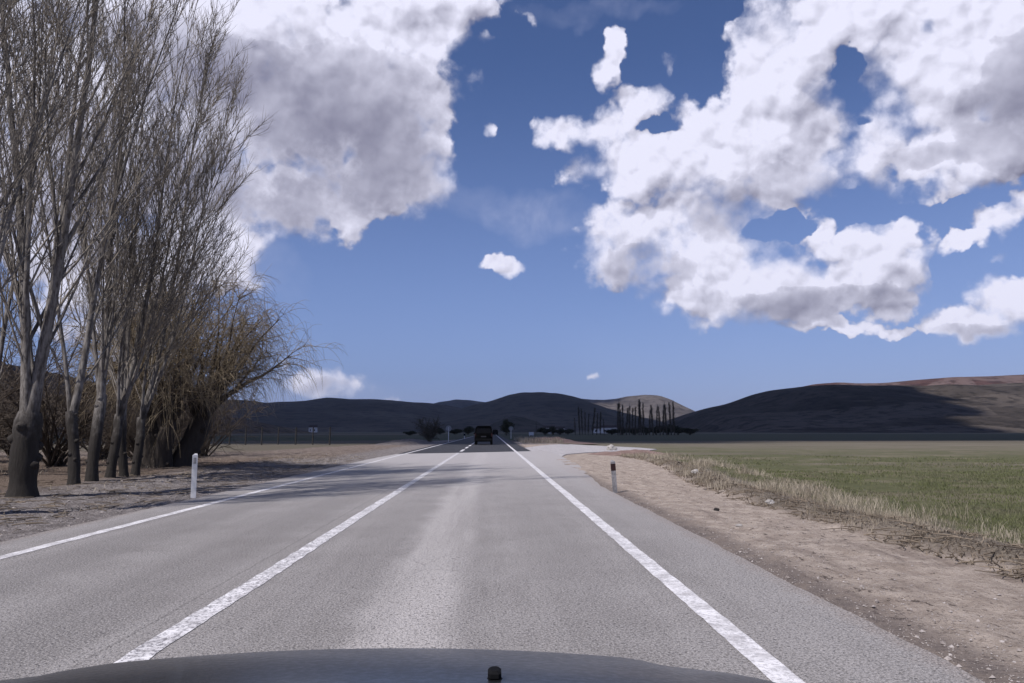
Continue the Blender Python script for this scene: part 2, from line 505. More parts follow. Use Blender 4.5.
yy = T.m('ADD', y, T.m('MULTIPLY', x, T.m('MULTIPLY', T.ss(x, 0, 1, -1, -.55), 0.0)))
lefty = T.m('MULTIPLY_ADD', T.m('MAXIMUM', x, -14.5), -9.0, T.m('ADD', y, wob))
fy = T.mix(T.ss(x, -2.5, -1.5), T.ss(lefty, 172, 182), T.ss(T.m('ADD', y, wob), 92, 100))
col = T.mix(T.sep(fy)[0] if False else fy, near, far)
T.l.new(col, b.inputs['Base Color'])
bump(T, b, T.m('ADD', T.m('MULTIPLY', nf, 1.0), T.m('MULTIPLY', nvf, .5)), 1.0, .03)
M_GROUND = m

def hill_mat(name, c1, c2, c3, scale, patch=.5):
    m, T, b, pos = material(name, 1.0, .05)
    n = T.noise(pos, scale, 6, .6); n2 = T.noise(pos, scale * 6, 5, .65)
    v_ = T.sep(T.voro(T.v('MULTIPLY', pos, (.6, 1, 2.2)), scale * 1.5, out='Color'))
    c = T.mix(T.ss(n, .35, .65), c1, c2)
    c = T.mix(T.ss(v_[0], .55, .75, 0, patch), c, c3)
    c = T.mix(T.ss(n2, .47, .62, 0, .75), c, tuple(q * .5 for q in c1))
    c = T.mix(T.ss(T.noise(pos, .06, 5, .8), .56, .66, 0, .7), c, tuple(q * .4 for q in c1))
    c = T.mix(T.ss(T.noise(T.v('MULTIPLY', pos, (.4, 1, 3)), scale * 4, 5, .7), .58, .66, 0, .5), c, c3)
    T.l.new(c, b.inputs['Base Color'])
    bump(T, b, n2, .6, 4.0)
    return m
M_HILL = hill_mat('hill_scrub', (.050, .046, .040), (.080, .070, .060), (.11, .095, .08), .004)
M_HILLTAN = hill_mat('hill_bare', (.075, .066, .062), (.12, .104, .096), (.16, .138, .125), .005)
M_HILLR = hill_mat('hill_dry_grass', (.034, .029, .025), (.066, .055, .047), (.115, .096, .082), .0075, .55)
M_HILLRED = hill_mat('hill_red_soil', (.075, .042, .038), (.10, .055, .048), (.20, .165, .15), .006, .35)
M_HILLBROWN = hill_mat('hill_brown', (.085, .068, .056), (.14, .11, .09), (.12, .10, .08), .02)

M_BARK = None
def bark_mat(name, c1, c2, c3, dark_base):
    m, T, b, pos = material(name, .9, .15)
    obj = T.node('ShaderNodeTexCoord').outputs['Object']
    n = T.noise(T.v('MULTIPLY', obj, (1, 1, .25)), 14, 6, .7); n2 = T.noise(obj, 3, 4, .6)
    c = T.mix(T.ss(n, .38, .62), c1, c2)
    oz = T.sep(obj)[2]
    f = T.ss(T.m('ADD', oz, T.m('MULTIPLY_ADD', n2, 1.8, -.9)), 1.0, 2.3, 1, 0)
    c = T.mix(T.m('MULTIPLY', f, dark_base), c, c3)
    T.l.new(c, b.inputs['Base Color'])
    bump(T, b, n, 1.0, .03)
    return m
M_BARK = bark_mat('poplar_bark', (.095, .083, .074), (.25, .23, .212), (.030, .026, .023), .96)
M_TWIG = bark_mat('poplar_twigs', (.19, .165, .138), (.31, .275, .235), (.1, .08, .07), .3)
M_WBARK = bark_mat('willow_bark', (.07, .058, .048), (.12, .10, .085), (.04, .034, .03), .8)
M_WTWIG = bark_mat('willow_twigs', (.24, .19, .13), (.35, .285, .195), (.08, .065, .045), .3)
M_BRUSH = bark_mat('brush_twigs', (.085, .068, .056), (.13, .105, .085), (.05, .04, .034), .4)
M_DARKTREE = simple('far_tree_twigs', (.07, .063, .052), (.12, .105, .088), 1.5, 1.0, .05)
M_EVERG = simple('dark_foliage', (.035, .040, .026), (.07, .07, .048), .8, 1.0, .05)

# ------------------------------------------------------------------ terrain sheet
def axis(dense, far, step0, growth):
    a = [0.0]
    s = step0
    while a[-1] < far:
        if a[-1] > dense: s *= growth
        a.append(a[-1] + s)
    return np.array(a)
ax_p = axis(9, 9000, .075, 1.07)
gx = np.concatenate([-ax_p[:0:-1] * 1.0, ax_p])
gy = np.concatenate([[-9000, -3000, -800, -200, -60, -20, -8, -2, 1.5], 2.5 + axis(24, 12000, .085, 1.045)])
GX, GY = np.meshgrid(gx, gy)
def ground_z(X, Y):
    X = np.asarray(X, float); Y = np.asarray(Y, float)
    fade = sstep(Y, 200, 90)*0 + np.clip(1 - (Y - 60) / 80, 0, 1)
    z = np.full(X.shape, -.035)
    junction = sstep(Y, 34, 40) * sstep(Y, 80, 72) * sstep(X, 2, 3) * sstep(X, 22, 17)
    Xs = X - 2.2 * sstep(Y, 13, 36)
    # right: dirt shoulder, low bank, field
    rr = sstep(X, 2.6, 3.0)
    rough = (fbm(X * 2.2, Y * 1.5, 3) - .5) * .09 + (fbm(X * 9, Y * 9, 5, 3) - .5) * .045
    z = z + rr * (.03 + rough * .8) * fade * (1 - junction)
    bank = np.exp(-((Xs - 5.3) / .38) ** 2) * .11 * sstep(X, 2.6, 3)
    z = z + bank * fade * (.5 + fbm(X * 3, Y * 3, 9)) * (1 - junction)
    z = z - sstep(Xs, 5.6, 9) * .16 * (1 - junction)
    z = z + sstep(Xs, 5.2, 6.5) * (fbm(X * 5, Y * 5, 13, 3) - .5) * .06 * fade
    # left
    ll = sstep(-X, 5.75, 6.3)
    z = z + ll * (.02 + rough * .9) * fade
    z = z + sstep(-X, 6.6, 9.5) * (.10 + (fbm(X * .8, Y * .8, 21) - .5) * .16) * fade
    return z
GZ = ground_z(GX, GY)
ny, nx = GX.shape
idx = np.arange(nx * ny).reshape(ny, nx)
faces = np.stack([idx[:-1, :-1], idx[:-1, 1:], idx[1:, 1:], idx[1:, :-1]], -1).reshape(-1, 4)
g = link('ground', np_mesh('ground', np.stack([GX, GY, GZ], -1).reshape(-1, 3), faces, True), M_GROUND)
tag(g, kind='structure')

def strip_mesh(left, right, z):
    vs = []; fs = []
    for i, (a, c) in enumerate(zip(left, right)):
        vs += [(a[0], a[1], z), (c[0], c[1], z)]
        if i: k = 2 * i; fs.append((k - 2, k - 1, k + 1, k))
    return vs, fs

def wavy(pts, step, amp, seed):
    out = []
    d = 0
    for (x0, y0), (x1, y1) in zip(pts[:-1], pts[1:]):
        L = math.hypot(x1 - x0, y1 - y0); n = max(1, int(L / step))
        for k in range(n):
            t = k / n
            nx_, ny_ = -(y1 - y0) / L, (x1 - x0) / L
            w = (float(fbm(np.array(d * 2.3), np.array(seed * 3.1), seed)) - .5) * 2 * amp
            out.append((x0 + (x1 - x0) * t + nx_ * w, y0 + (y1 - y0) * t + ny_ * w)); d += L / n
    out.append(pts[-1])
    return out
def flat_poly(name, pts, z, mat, skirt=.06):
    me = bpy.data.meshes.new(name)
    from mathutils.geometry import tessellate_polygon
    tri = tessellate_polygon([[Vector((p[0], p[1], 0)) for p in pts]])
    n = len(pts)
    vs = [(p[0], p[1], z) for p in pts] + [(p[0], p[1], z - skirt) for p in pts]
    fs = []
    for t in tri:
        a, b_, c = [Vector(vs[i]) for i in t]
        fs.append(tuple(t) if (b_ - a).cross(c - a).z > 0 else tuple(reversed(t)))
    for i in range(n):
        j = (i + 1) % n; fs.append((i, j, n + j, n + i))
    me.from_pydata(vs, [], fs); me.update()
    return tag(link(name, me, mat), kind='structure')

# near worn road
rightedge = wavy([(2.58, -6), (2.6, 10), (2.62, 18), (2.95, 23), (3.45, 30), (3.6, 37), (3.7, 39.5)], .12, .035, 2)
leftedge = wavy([(-5.55, 44), (-5.8, 36), (-5.85, 24), (-5.82, 10), (-5.8, -6)], .12, .06, 5)
road_near = rightedge + [(3.7, 49.9)] + [(2.62, 49.8), (0, 47.6), (-2.05, 46.0)] + leftedge
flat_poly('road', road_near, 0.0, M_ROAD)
# far dark road
flat_poly('road', [(2.62, 49.803), (2.62, 320), (2.5, 900), (-5.8, 900), (-5.8, 320), (-5.55, 44.003), (-2.05, 46.003), (0, 47.603)], 0.0, M_ROADFAR)
# pale side road
side = [(3.702, 39.5), (4.3, 43.2), (6.0, 46.8), (8.6, 49.5), (11.0, 52), (12.2, 55), (12.0, 60), (10.6, 66), (9, 71), (8, 76), (7.0, 77), (5.2, 72), (3.8, 66), (2.622, 60), (2.622, 49.95), (3.702, 49.95)]
flat_poly('side_road', wavy(side + [side[0]], .3, .08, 8)[:-1] if False else side, 0.001, M_SIDE)

# road markings
def line(name, xy, w, mat, label=None):
    L = []; Rr = []
    for i, (x_, y_) in enumerate(xy):
        j = (float(fbm(np.array(y_ * 6.0), np.array(x_), 31, 3)) - .5) * .035
        L.append((x_ - w / 2 + j, y_)); Rr.append((x_ + w / 2 + j, y_))
    mb = MB(); vs, fs = strip_mesh(L, Rr, .004); mb.add(vs, fs)
    return tag(mb.build(name, mat), kind='structure')
def ys(a, b_, s=.12): return list(np.arange(a, b_, s)) + [b_]
line('edge_marking', [(1.555, v_) for v_ in ys(-5, 320)], .165, M_PAINT)
line('edge_marking', [(-5.09, v_) for v_ in ys(-5, 320)], .15, M_PAINT)
line('centre_marking', [(-2.05, v_) for v_ in ys(-5, 45.8)], .17, M_PAINT2)
yy0 = 49.0
mb = MB()
while yy0 < 300:
    vs, fs = strip_mesh([(-2.14, yy0), (-2.14, yy0 + 5.5)], [(-1.94, yy0), (-1.94, yy0 + 5.5)], .004); mb.add(vs, fs)
    yy0 += 9
tag(mb.build('centre_marking', M_PAINT), kind='structure')

# ------------------------------------------------------------------ hills
def hill(name, ridge, D, depth_front, depth_back, mat, seed, rough=.05, base=-2.0, nseg=14):
    """height field: foot in front, ridge at distance D, back slope behind; ridge = photo skyline"""
    P3 = [pix(x_, y_, D) for x_, y_ in ridge]
    xs = np.array([p.x for p in P3]); zs = np.array([p.z for p in P3])
    X = np.linspace(xs[0], xs[-1], 260)
    # smooth interpolation of the skyline
    Z = np.interp(X, xs, zs)
    k = np.array([1, 2, 3, 2, 1]) / 9.0
    for _ in range(2): Z = np.convolve(np.pad(Z, 2, 'edge'), k, 'valid')
    amp = Z.max() - base
    Z = Z + (fbm(X / 260 * (3000 / D), X * 0 + seed, seed, 5) - .5) * amp * rough * .5
    rows = []
    ts = np.concatenate([np.linspace(-1, 0, 30), np.linspace(0, 1, 14)[1:]])
    for t in ts:
        if t <= 0:
            prof = (1 - sstep(-t, 0, 1)) ** 0.85; Yr = D + t * depth_front
        else:
            prof = 1 - sstep(t, 0, 1) * .9; Yr = D + t * depth_back
        Yv = np.full(X.shape, Yr)
        gul = (fbm(X / (amp * 1.8), Yv / (amp * 3.0), seed + 3, 5) - .5) * amp * .55 * math.sin(math.pi * min(1, -t if t < 0 else 0)) ** .8 if t < 0 else 0
        edge = sstep(X, X[0], X[0] + (X[-1] - X[0]) * .04) * sstep(-X, -X[-1], -X[-1] + (X[-1] - X[0]) * .04)
        # keep line of sight to the skyline clean: rows in front are lower
        rows.append(np.stack([X, Yv, base + (Z - base) * prof * edge + gul * edge * prof], -1))
    V = np.array(rows); a, b_ = V.shape[:2]
    idx = np.arange(a * b_).reshape(a, b_)
    fc = np.stack([idx[:-1, :-1], idx[:-1, 1:], idx[1:, 1:], idx[1:, :-1]], -1).reshape(-1, 4)
    return tag(link(name, np_mesh(name, V.reshape(-1, 3), fc, True), mat), kind='structure')

hill('hill', [(-500, 395), (-200, 392), (0, 396), (150, 398), (230, 402), (270, 403), (286, 402.5), (300, 405), (340, 402.5), (390, 402), (430, 403), (452, 407), (480, 415), (520, 431)], 3600, 1900, 1500, M_HILL, 3)
hill('hill', [(380, 425), (420, 408), (440, 403), (455, 400.5), (475, 402), (500, 404), (560, 402), (600, 420)], 6200, 1500, 1500, M_HILL, 5)
hill('hill', [(400, 431), (440, 416), (470, 406), (490, 401.5), (508, 395.5), (522, 393), (540, 393), (556, 394.5), (572, 398), (590, 406), (612, 413), (640, 421), (680, 431)], 3000, 1300, 900, M_HILL, 7)
hill('hill', [(520, 431), (548, 402), (560, 396.5), (575, 398), (590, 399.5), (604, 399.5), (616, 398.5), (628, 396), (645, 394.5), (656, 395), (668, 398.5), (680, 404), (694, 411), (715, 421), (745, 431)], 4300, 900, 900, M_HILLTAN, 11, rough=.08)
hill('hill', [(478, 432), (490, 425), (503, 418), (514, 416), (524, 417), (536, 421), (548, 428), (556, 432)], 1500, 420, 300, M_HILL, 13)
hill('hill', [(640, 432), (652, 429), (668, 423), (690, 413.5), (708, 408), (722, 405), (732, 403.5), (748, 397), (765, 391), (795, 387.5), (815, 385), (850, 386), (880, 386), (920, 386), (1024, 387), (1200, 390), (1500, 400), (1700, 430)], 1500, 700, 500, M_HILLR, 17, rough=.03)
hill('hill', [(740, 420), (790, 389), (815, 384.5), (850, 385), (885, 383), (915, 380), (950, 377.5), (985, 376.5), (1024, 374.5), (1200, 370), (1500, 380), (1700, 425)], 2100, 450, 600, M_HILLRED, 19, rough=.03)
hill('hill', [(-700, 372), (-300, 362), (-100, 364), (0, 368), (40, 371), (75, 378), (110, 388), (160, 402), (210, 413), (260, 424), (300, 431.5)], 520, 260, 200, M_HILLBROWN, 23, rough=.05)

# ------------------------------------------------------------------ clouds overhead that shade the far country (above the frame)
M_CLOUD, T, b, pos = material('cloud_vapour', 1.0, 0.0)
b.inputs['Base Color'].default_value = (.85, .85, .87, 1)
b.inputs['Roughness'].default_value = 1
def cloud(cx, cy, cz, rx, ry, rz, seed):
    n1, n2 = 72, 36
    th = np.linspace(0, 2 * np.pi, n1, endpoint=False); ph = np.linspace(-np.pi / 2, np.pi / 2, n2)
    TH, PH = np.meshgrid(th, ph)
    x_, y_, z_ = np.cos(PH) * np.cos(TH), np.cos(PH) * np.sin(TH), np.sin(PH)
    V = []
    for a, b2, c in zip(x_.ravel(), y_.ravel(), z_.ravel()):
        q = 1 + .38 * mnoise.fractal(Vector((a, b2, c)) * 2.4 + Vector((seed, 0, 0)), 1.0, 2.0, 5)
        zz = c * (1.0 if c > 0 else .35)
        V.append((a * rx * q, b2 * ry * q, zz * rz * q))
    idx = np.arange(n1 * n2).reshape(n2, n1); nxt = np.roll(idx, -1, 1)
    fc = np.stack([idx[:-1], nxt[:-1], nxt[1:], idx[1:]], -1).reshape(-1, 4)
    o = link('cloud', np_mesh('cloud', V, fc, True), M_CLOUD, loc=(cx, cy, cz))
    return tag(o, kind='structure')
def shade_cloud(X, Y, z_, rx, ry, rz, seed):
    t = z_ / TOSUN.z
    return cloud(X + TOSUN.x * t, Y + TOSUN.y * t, z_, rx, ry, rz, seed)
shade_cloud(-190, 640, 1300, 620, 500, 130, 1.0)
shade_cloud(-128, 118, 1000, 122, 62, 28, 15.0)
shade_cloud(-1500, 2300, 4200, 1500, 1500, 300, 4.0)
shade_cloud(-50, 2700, 4300, 800, 1000, 300, 7.0)
shade_cloud(-1500, 5600, 7600, 2400, 1900, 500, 9.0)
shade_cloud(350, 1500, 2400, 400, 760, 90, 12.0)

# ------------------------------------------------------------------ trees
def ortho(t):
    a = t.cross(Vector((0, 0, 1)) if abs(t.z) < .95 else Vector((1, 0, 0))).normalized()
    return a, t.cross(a)
class Tubes:
    def __init__(self): self.V = []; self.F = []; self.n = 0
    def add(self, pts, rads, sides):
        P_ = np.array([tuple(p) for p in pts]); n = len(P_)
        T_ = np.gradient(P_, axis=0); T_ /= np.linalg.norm(T_, axis=1)[:, None] + 1e-9
        ref = np.array([0, 0, 1.0]) if abs(T_[0, 2]) < .9 else np.array([1.0, 0, 0])
        A = np.cross(T_, ref); A /= np.linalg.norm(A, axis=1)[:, None] + 1e-9
        B = np.cross(T_, A)
        w = np.arange(sides) * 2 * np.pi / sides
        ring = A[:, None, :] * np.cos(w)[None, :, None] + B[:, None, :] * np.sin(w)[None, :, None]
        V = P_[:, None, :] + ring * np.array(rads)[:, None, None]
        idx = self.n + np.arange(n * sides).reshape(n, sides); nx_ = np.roll(idx, -1, 1)
        self.V.append(V.reshape(-1, 3)); self.F.append(np.stack([idx[:-1], nx_[:-1], nx_[1:], idx[1:]], -1).reshape(-1, 4))
        self.n += n * sides
    def mesh(self, name): return np_mesh(name, np.concatenate(self.V), np.concatenate(self.F), True)

def path(rnd, p, d, length, n, wob, trop, up=Vector((0, 0, 1))):
    pts = [p.copy()]; d = d.normalized(); s = length / n
    for k in range(n):
        d = (d + up * trop + Vector((rnd.gauss(0, wob), rnd.gauss(0, wob), rnd.gauss(0, wob)))).normalized()
        p = p + d * s; pts.append(p.copy())
    return pts
def at(pts, t):
    f = t * (len(pts) - 1); i = min(int(f), len(pts) - 2); u = f - i
    return pts[i].lerp(pts[i + 1], u), (pts[i + 1] - pts[i]).normalized()
def side_dir(rnd, t, ang, phi=None):
    a, c = ortho(t); phi = rnd.uniform(0, 2 * math.pi) if phi is None else phi
    return (t * math.cos(ang) + (a * math.cos(phi) + c * math.sin(phi)) * math.sin(ang)).normalized()

def poplar_meshes(seed, H, r0, forks, limbs=20, subs=8, twigs=5, dens=1.0, spread=1.0):
    """bare poplar: short bole, near-upright stems, steep limbs, twigs sweeping up"""
    rnd = random.Random(seed)
    tr, cr = Tubes(), Tubes()
    # bole with burls
    hf = rnd.uniform(1.5, 2.2)
    bp = path(rnd, Vector((0, 0, -.2)), Vector((rnd.uniform(-.03, .03), 0, 1)), hf + .2, 10, .035, .02)
    br_ = [r0 * rnd.uniform(.86, 1.0) * (1 - .012 * i) for i in range(11)]
    br_[0] = r0 * 1.3; br_[1] = r0 * 1.08; br_[-1] = r0 * .72; br_[-2] = r0 * .9
    tr.add(bp, br_, 14)
    for _ in range(7):
        q, t = at(bp, rnd.uniform(.15, .95)); dd = side_dir(rnd, t, 1.4)
        c = q + dd * r0 * .75
        tr.add([c - dd * r0 * .3, c, c + dd * r0 * .25, c + dd * r0 * .42], [r0 * .35, r0 * .42, r0 * .3, .01], 7)
    stems = []
    for (fx, fy, hh, rr) in forks:
        d = Vector((fx, fy, 1)).normalized()
        pts = path(rnd, bp[-2] + Vector((fx, fy, 0)) * r0 * .9, d, hh * H - hf, 16, .035, .015)
        rads = [max(.010, r0 * rr * (1 - (i / 16) ** .62 * .98)) for i in range(17)]
        tr.add(pts, rads, 8)
        stems.append((pts, r0 * rr, hh * H - hf))
    for pts, rs, L in stems:
        nl = int(limbs * dens)
        for i in range(nl):
            t = .04 + .93 * (i + rnd.random()) / nl
            q, tg = at(pts, t)
            ang = R(rnd.uniform(16, 36)) * spread
            ll = L * (.30 * (1 - t) ** .7 + .08) * rnd.uniform(.75, 1.25)
            lp = path(rnd, q, side_dir(rnd, tg, ang), ll, 7, .035, .10)
            rl = max(.009, rs * (1 - t) * .34)
            (tr if rl > .03 else cr).add(lp, [max(.006, rl * (1 - k / 7 * .9)) for k in range(8)], 5)
            ns = max(3, int(subs * (ll / 2.2) ** .7))
            for j in range(ns):
                u = .12 + .86 * (j + rnd.random()) / ns
                q2, t2 = at(lp, u)
                sl = (.30 * ll * (1 - u) + .35) * rnd.uniform(.7, 1.3)
                sp = path(rnd, q2, side_dir(rnd, t2, R(rnd.uniform(16, 36))), sl, 4, .05, .12)
                cr.add(sp, [max(.0045, .011 * (1 - k / 4)) for k in range(5)], 3)
                for _ in range(twigs):
                    q3, t3 = at(sp, rnd.uniform(.1, 1))
                    tp = path(rnd, q3, side_dir(rnd, t3, R(rnd.uniform(12, 42))), rnd.uniform(.25, .65), 2, .1, .15)
                    cr.add(tp, [.0052, .004, .002], 3)
    return tr.mesh('trunk'), cr.mesh('crown')

GT = 'bare poplars along the left shoulder'
variants = [
    poplar_meshes(1, 16.5, .27, [(-.15, .05, 1.0, .50), (.15, -.04, .97, .50), (.03, .16, .9, .36), (-.03, -.12, .8, .30)], 20, 8, 4, 1.0, .95),
    poplar_meshes(2, 15.5, .145, [(.02, .03, 1.0, .74), (.12, -.1, .8, .42), (-.10, .05, .75, .36)], 24, 9, 5, 1.0, .9),
    poplar_meshes(3, 14.5, .135, [(.05, .0, 1.0, .72), (-.1, .08, .85, .45)], 20, 8, 4, 1.0, .95),
    poplar_meshes(4, 14.0, .13, [(.08, .0, 1.0, .74), (.20, .0, .85, .50), (.06, -.14, .75, .40)], 24, 9, 4, 1.0, 1.15),
]
def place_poplar(px, py, var, lean, rz, scale, label, name='poplar_tree'):
    v_ = py - 431.5
    D = F * CAMH / v_ / math.cos(PITCH)
    p = pix(px, py, D)
    z_ = float(ground_z(np.array(p.x), np.array(p.y)))
    # keep the drawn column: move on the ray to the real ground
    o = empty(name, (p.x, p.y, z_), 0, label, 'tree', GT)
    o.rotation_euler = (0, lean, rz)
    o.scale = (scale, scale, scale)
    tm, cm = variants[var]
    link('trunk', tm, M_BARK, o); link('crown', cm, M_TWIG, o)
    return o
place_poplar(22, 498, 0, R(0), R(0), 1.0, 'thickest bare poplar with dark forked trunk at the left end of the row')
place_poplar(74, 487, 2, R(0), R(35), 1.02, 'slim bare poplar with knobbly dark base, next right of the thick forked one')
place_poplar(92, 483.5, 1, R(2), R(200), 1.0, 'straight dark-footed bare poplar, third trunk from the left end')
place_poplar(110, 480.5, 3, R(4.5), R(-10), 1.0, 'bare poplar with the palest trunk, leaning right, fourth in the row')
place_poplar(124, 479, 2, R(2.5), R(120), .92, 'thin bare poplar close behind the palest leaning trunk')
place_poplar(135, 477, 3, R(4.5), R(5), 1.0, 'rightmost bare poplar, slender and leaning towards the road beside the willow')
place_poplar(-70, 515, 1, R(4), R(60), 1.0, 'bare poplar rooted left of the picture with its upper limbs reaching in')
place_poplar(-10, 478, 2, R(0), R(75), .95, 'bare poplar set back behind the thick forked one')

def willow_meshes(seed):
    rnd = random.Random(seed); tr, cr = Tubes(), Tubes()
    up = Vector((0, 0, 1))
    boles = []
    for dx, dy, L, r_ in ((-.30, 0, 2.0, .36), (.22, .1, 1.9, .34), (.02, -.25, 1.6, .26)):
        bp = path(rnd, Vector((dx, dy, -.2)), Vector((dx * .6 + .12, dy, 1)), L, 6, .06, .02)
        tr.add(bp, [r_ * 1.4, r_ * 1.1, r_, r_ * .9, r_ * .95, r_ * .9, r_ * .6], 12)
        boles.append((bp, r_))
        for _ in range(6):
            q, t = at(bp, rnd.uniform(.2, .95)); dd = side_dir(rnd, t, 1.4); c = q + dd * r_ * .8
            tr.add([c - dd * .1, c, c + dd * .12], [r_ * .35, r_ * .4, .02], 7)
    for bp, r_ in boles:
        for i in range(18):
            phi = rnd.uniform(0, 2 * math.pi)
            out = Vector((math.cos(phi) + .26, math.sin(phi), rnd.uniform(.9, 3.0))).normalized()
            q, _ = at(bp, rnd.uniform(.7, 1))
            L = rnd.uniform(2.6, 4.0)
            lp = path(rnd, q, out, L, 9, .10, -.022)
            tr.add(lp, [max(.012, r_ * .30 * (1 - k / 9)) for k in range(10)], 6)
            for j in range(16):
                q2, t2 = at(lp, rnd.uniform(.25, 1)); sl = rnd.uniform(.6, 1.5)
                sp = path(rnd, q2, side_dir(rnd, t2, R(rnd.uniform(20, 60))), sl, 5, .12, .02)
                cr.add(sp, [max(.005, .016 * (1 - k / 5)) for k in range(6)], 3)
                for _ in range(8):
                    q3, t3 = at(sp, rnd.uniform(.2, 1))
                    tp = path(rnd, q3, side_dir(rnd, t3, R(rnd.uniform(20, 70))), rnd.uniform(.5, 1.2), 5, .10, -.30)
                    cr.add(tp, [.0055, .005, .0045, .004, .003, .002], 3)
    return tr.mesh('trunk'), cr.mesh('crown')
wm = willow_meshes(5)
p = pix(163, 472.5, 25.5); o = empty('willow_tree', (p.x + .1, 25.5, .02), 0, 'bare willow with rounded yellowish crown of drooping twigs at the right end of the poplars', 'tree')
o.scale = (1.08, 1.08, 1.30)
link('trunk', wm[0], M_WBARK, o); link('crown', wm[1], M_WTWIG, o)

# brush and smaller trees behind the row
def brush_meshes(seed, h, spread, n, twig=.006):
    rnd = random.Random(seed); cr = Tubes(); tr = Tubes()
    for i in range(n):
        phi = rnd.uniform(0, 2 * math.pi)
        d = Vector((math.cos(phi) * spread, math.sin(phi) * spread, rnd.uniform(.7, 1.6))).normalized()
        lp = path(rnd, Vector((rnd.uniform(-.2, .2), rnd.uniform(-.2, .2), -.05)), d, h * rnd.uniform(.7, 1.1), 6, .09, .03)
        tr.add(lp, [max(.008, .03 * h / 3 * (1 - k / 6)) for k in range(7)], 5)
        for j in range(10):
            q, t = at(lp, rnd.uniform(.15, 1)); sp = path(rnd, q, side_dir(rnd, t, R(rnd.uniform(20, 60))), h * rnd.uniform(.18, .38), 4, .1, .03)
            cr.add(sp, [twig * 1.6 * (1 - k / 6) for k in range(5)], 3)
            for _ in range(6):
                q3, t3 = at(sp, rnd.uniform(.1, 1)); tp = path(rnd, q3, side_dir(rnd, t3, R(rnd.uniform(20, 60))), h * rnd.uniform(.08, .18), 2, .12, .0)
                cr.add(tp, [twig, twig * .8, twig * .4], 3)
    return tr.mesh('stems'), cr.mesh('twigs')
bm1, bm2 = brush_meshes(3, 3.9, .8, 30, .008), brush_meshes(9, 3.0, 1.1, 26, .008)
GB = 'bare brown shrubs behind the poplars'
spots = [(-15.5, 21, 1.1), (-18.5, 24, 1.25), (-15.5, 27, 1.2), (-21, 30, 1.4), (-17, 33, 1.1), (-14.6, 31.5, .9), (-15.8, 36, .9), (-12.0, 29.5, .5), (-25, 26, 1.3), (-20, 19, 1.0), (-14.5, 38, 1.1), (-23, 37, 1.4), (-18.5, 42, 1.2), (-29, 34, 1.5), (-12.0, 26.5, .6)]
sh_labels = {7: 'low bare brown shrub to the right of the willow trunks, near the white marker post', 14: 'smallest bare brown shrub, close behind the willow trunks'}
k_ = 0
order = {i: r for r, i in enumerate(sorted([i for i in range(len(spots)) if i not in sh_labels], key=lambda i: spots[i][0] / spots[i][1]))}
for i, (x_, y_, s) in enumerate(spots):
    lab = sh_labels.get(i)
    if not lab: k_ += 1; lab = 'tangled bare brown shrub behind the poplars, %s from the left' % ORD[order[i]]
    o = empty('bare_shrub', (x_, y_, float(ground_z(np.array(x_), np.array(y_)))), i * 1.3, lab, 'shrub', GB)
    o.scale = (s, s, s)
    a, c = (bm1, bm2)[i % 2]
    link('stems', a, M_BRUSH, o); link('twigs', c, M_BRUSH, o)

# shrub by the left road further on
bx_, by_ = pix(430, 441, 92).x, 92
bm3 = brush_meshes(21, 2.9, .7, 16, .02)
o = empty('bare_shrub', (bx_, by_, 0), 0, 'dark rounded bare shrub standing alone left of the road before the round sign', 'shrub')
link('stems', bm3[0], M_DARKTREE, o); link('twigs', bm3[1], M_DARKTREE, o)

# distant poplar rows
def thin_poplar(seed, H=14):
    rnd = random.Random(seed); tr, cr = Tubes(), Tubes()
    sp_ = path(rnd, Vector((0, 0, -.2)), Vector((0, 0, 1)), H, 8, .015, .02)
    tr.add(sp_, [.20 * (1 - k / 8.3) + .02 for k in range(9)], 6)
    for i in range(130):
        t = .1 + .88 * rnd.random(); q, tg = at(sp_, t)
        lp = path(rnd, q, side_dir(rnd, tg, R(rnd.uniform(10, 24))), (1.3 * (1 - t) + 1.1) * rnd.uniform(.7, 1.2), 3, .05, .12)
        cr.add(lp, [.036, .028, .018, .008], 3)
        for _ in range(5):
            q2, t2 = at(lp, rnd.uniform(.1, .9)); cr.add(path(rnd, q2, side_dir(rnd, t2, R(25)), rnd.uniform(.5, 1.0), 2, .08, .12), [.024, .018, .008], 3)
    return tr.mesh('trunk'), cr.mesh('crown')
tps = [thin_poplar(31), thin_poplar(32), thin_poplar(33)]
rowr = [(649, 404), (653, 401), (657, 407), (661, 406), (665, 404), (669, 401), (673, 399.5), (645, 412), (679, 406), (684, 408), (688, 405), (692, 405), (697, 406), (700, 404), (704, 404), (708, 402), (712, 402)]
# recompute from photo: tops between x 618 and 675
rowr = [(617.5, 404), (620, 402), (622.5, 405), (626, 408), (629, 405), (632, 408), (635, 407), (638.5, 402), (640.5, 399.5), (643, 403), (649, 409), (652.5, 405), (656, 408), (659.5, 405), (662.5, 403), (666, 405), (670.5, 402.5), (673.5, 402)]
rowl = [(575, 417), (579.5, 407), (582, 409), (585, 411), (588, 413), (592.5, 408), (596.5, 413), (600, 412), (604, 418)]
singles = [(527.5, 424), (539, 427)]
def far_poplar(px, top, D, label, group):
    p = pix(px, top, D); h = p.z
    o = empty('poplar_tree', (p.x, D, -.2), random.uniform(0, 6), label, 'tree', group)
    s = h / 14.0; o.scale = (s * random.uniform(1.0, 1.5), s * random.uniform(1.0, 1.5), s)
    tm, cm = random.choice(tps)
    link('trunk', tm, M_DARKTREE, o); link('crown', cm, M_DARKTREE, o)
for i, (px_, tp_) in enumerate(rowr): far_poplar(px_, tp_, random.uniform(285, 315), 'far bare poplar, %s from the left in the right-hand row' % ORD[i], 'right-hand row of far poplars')
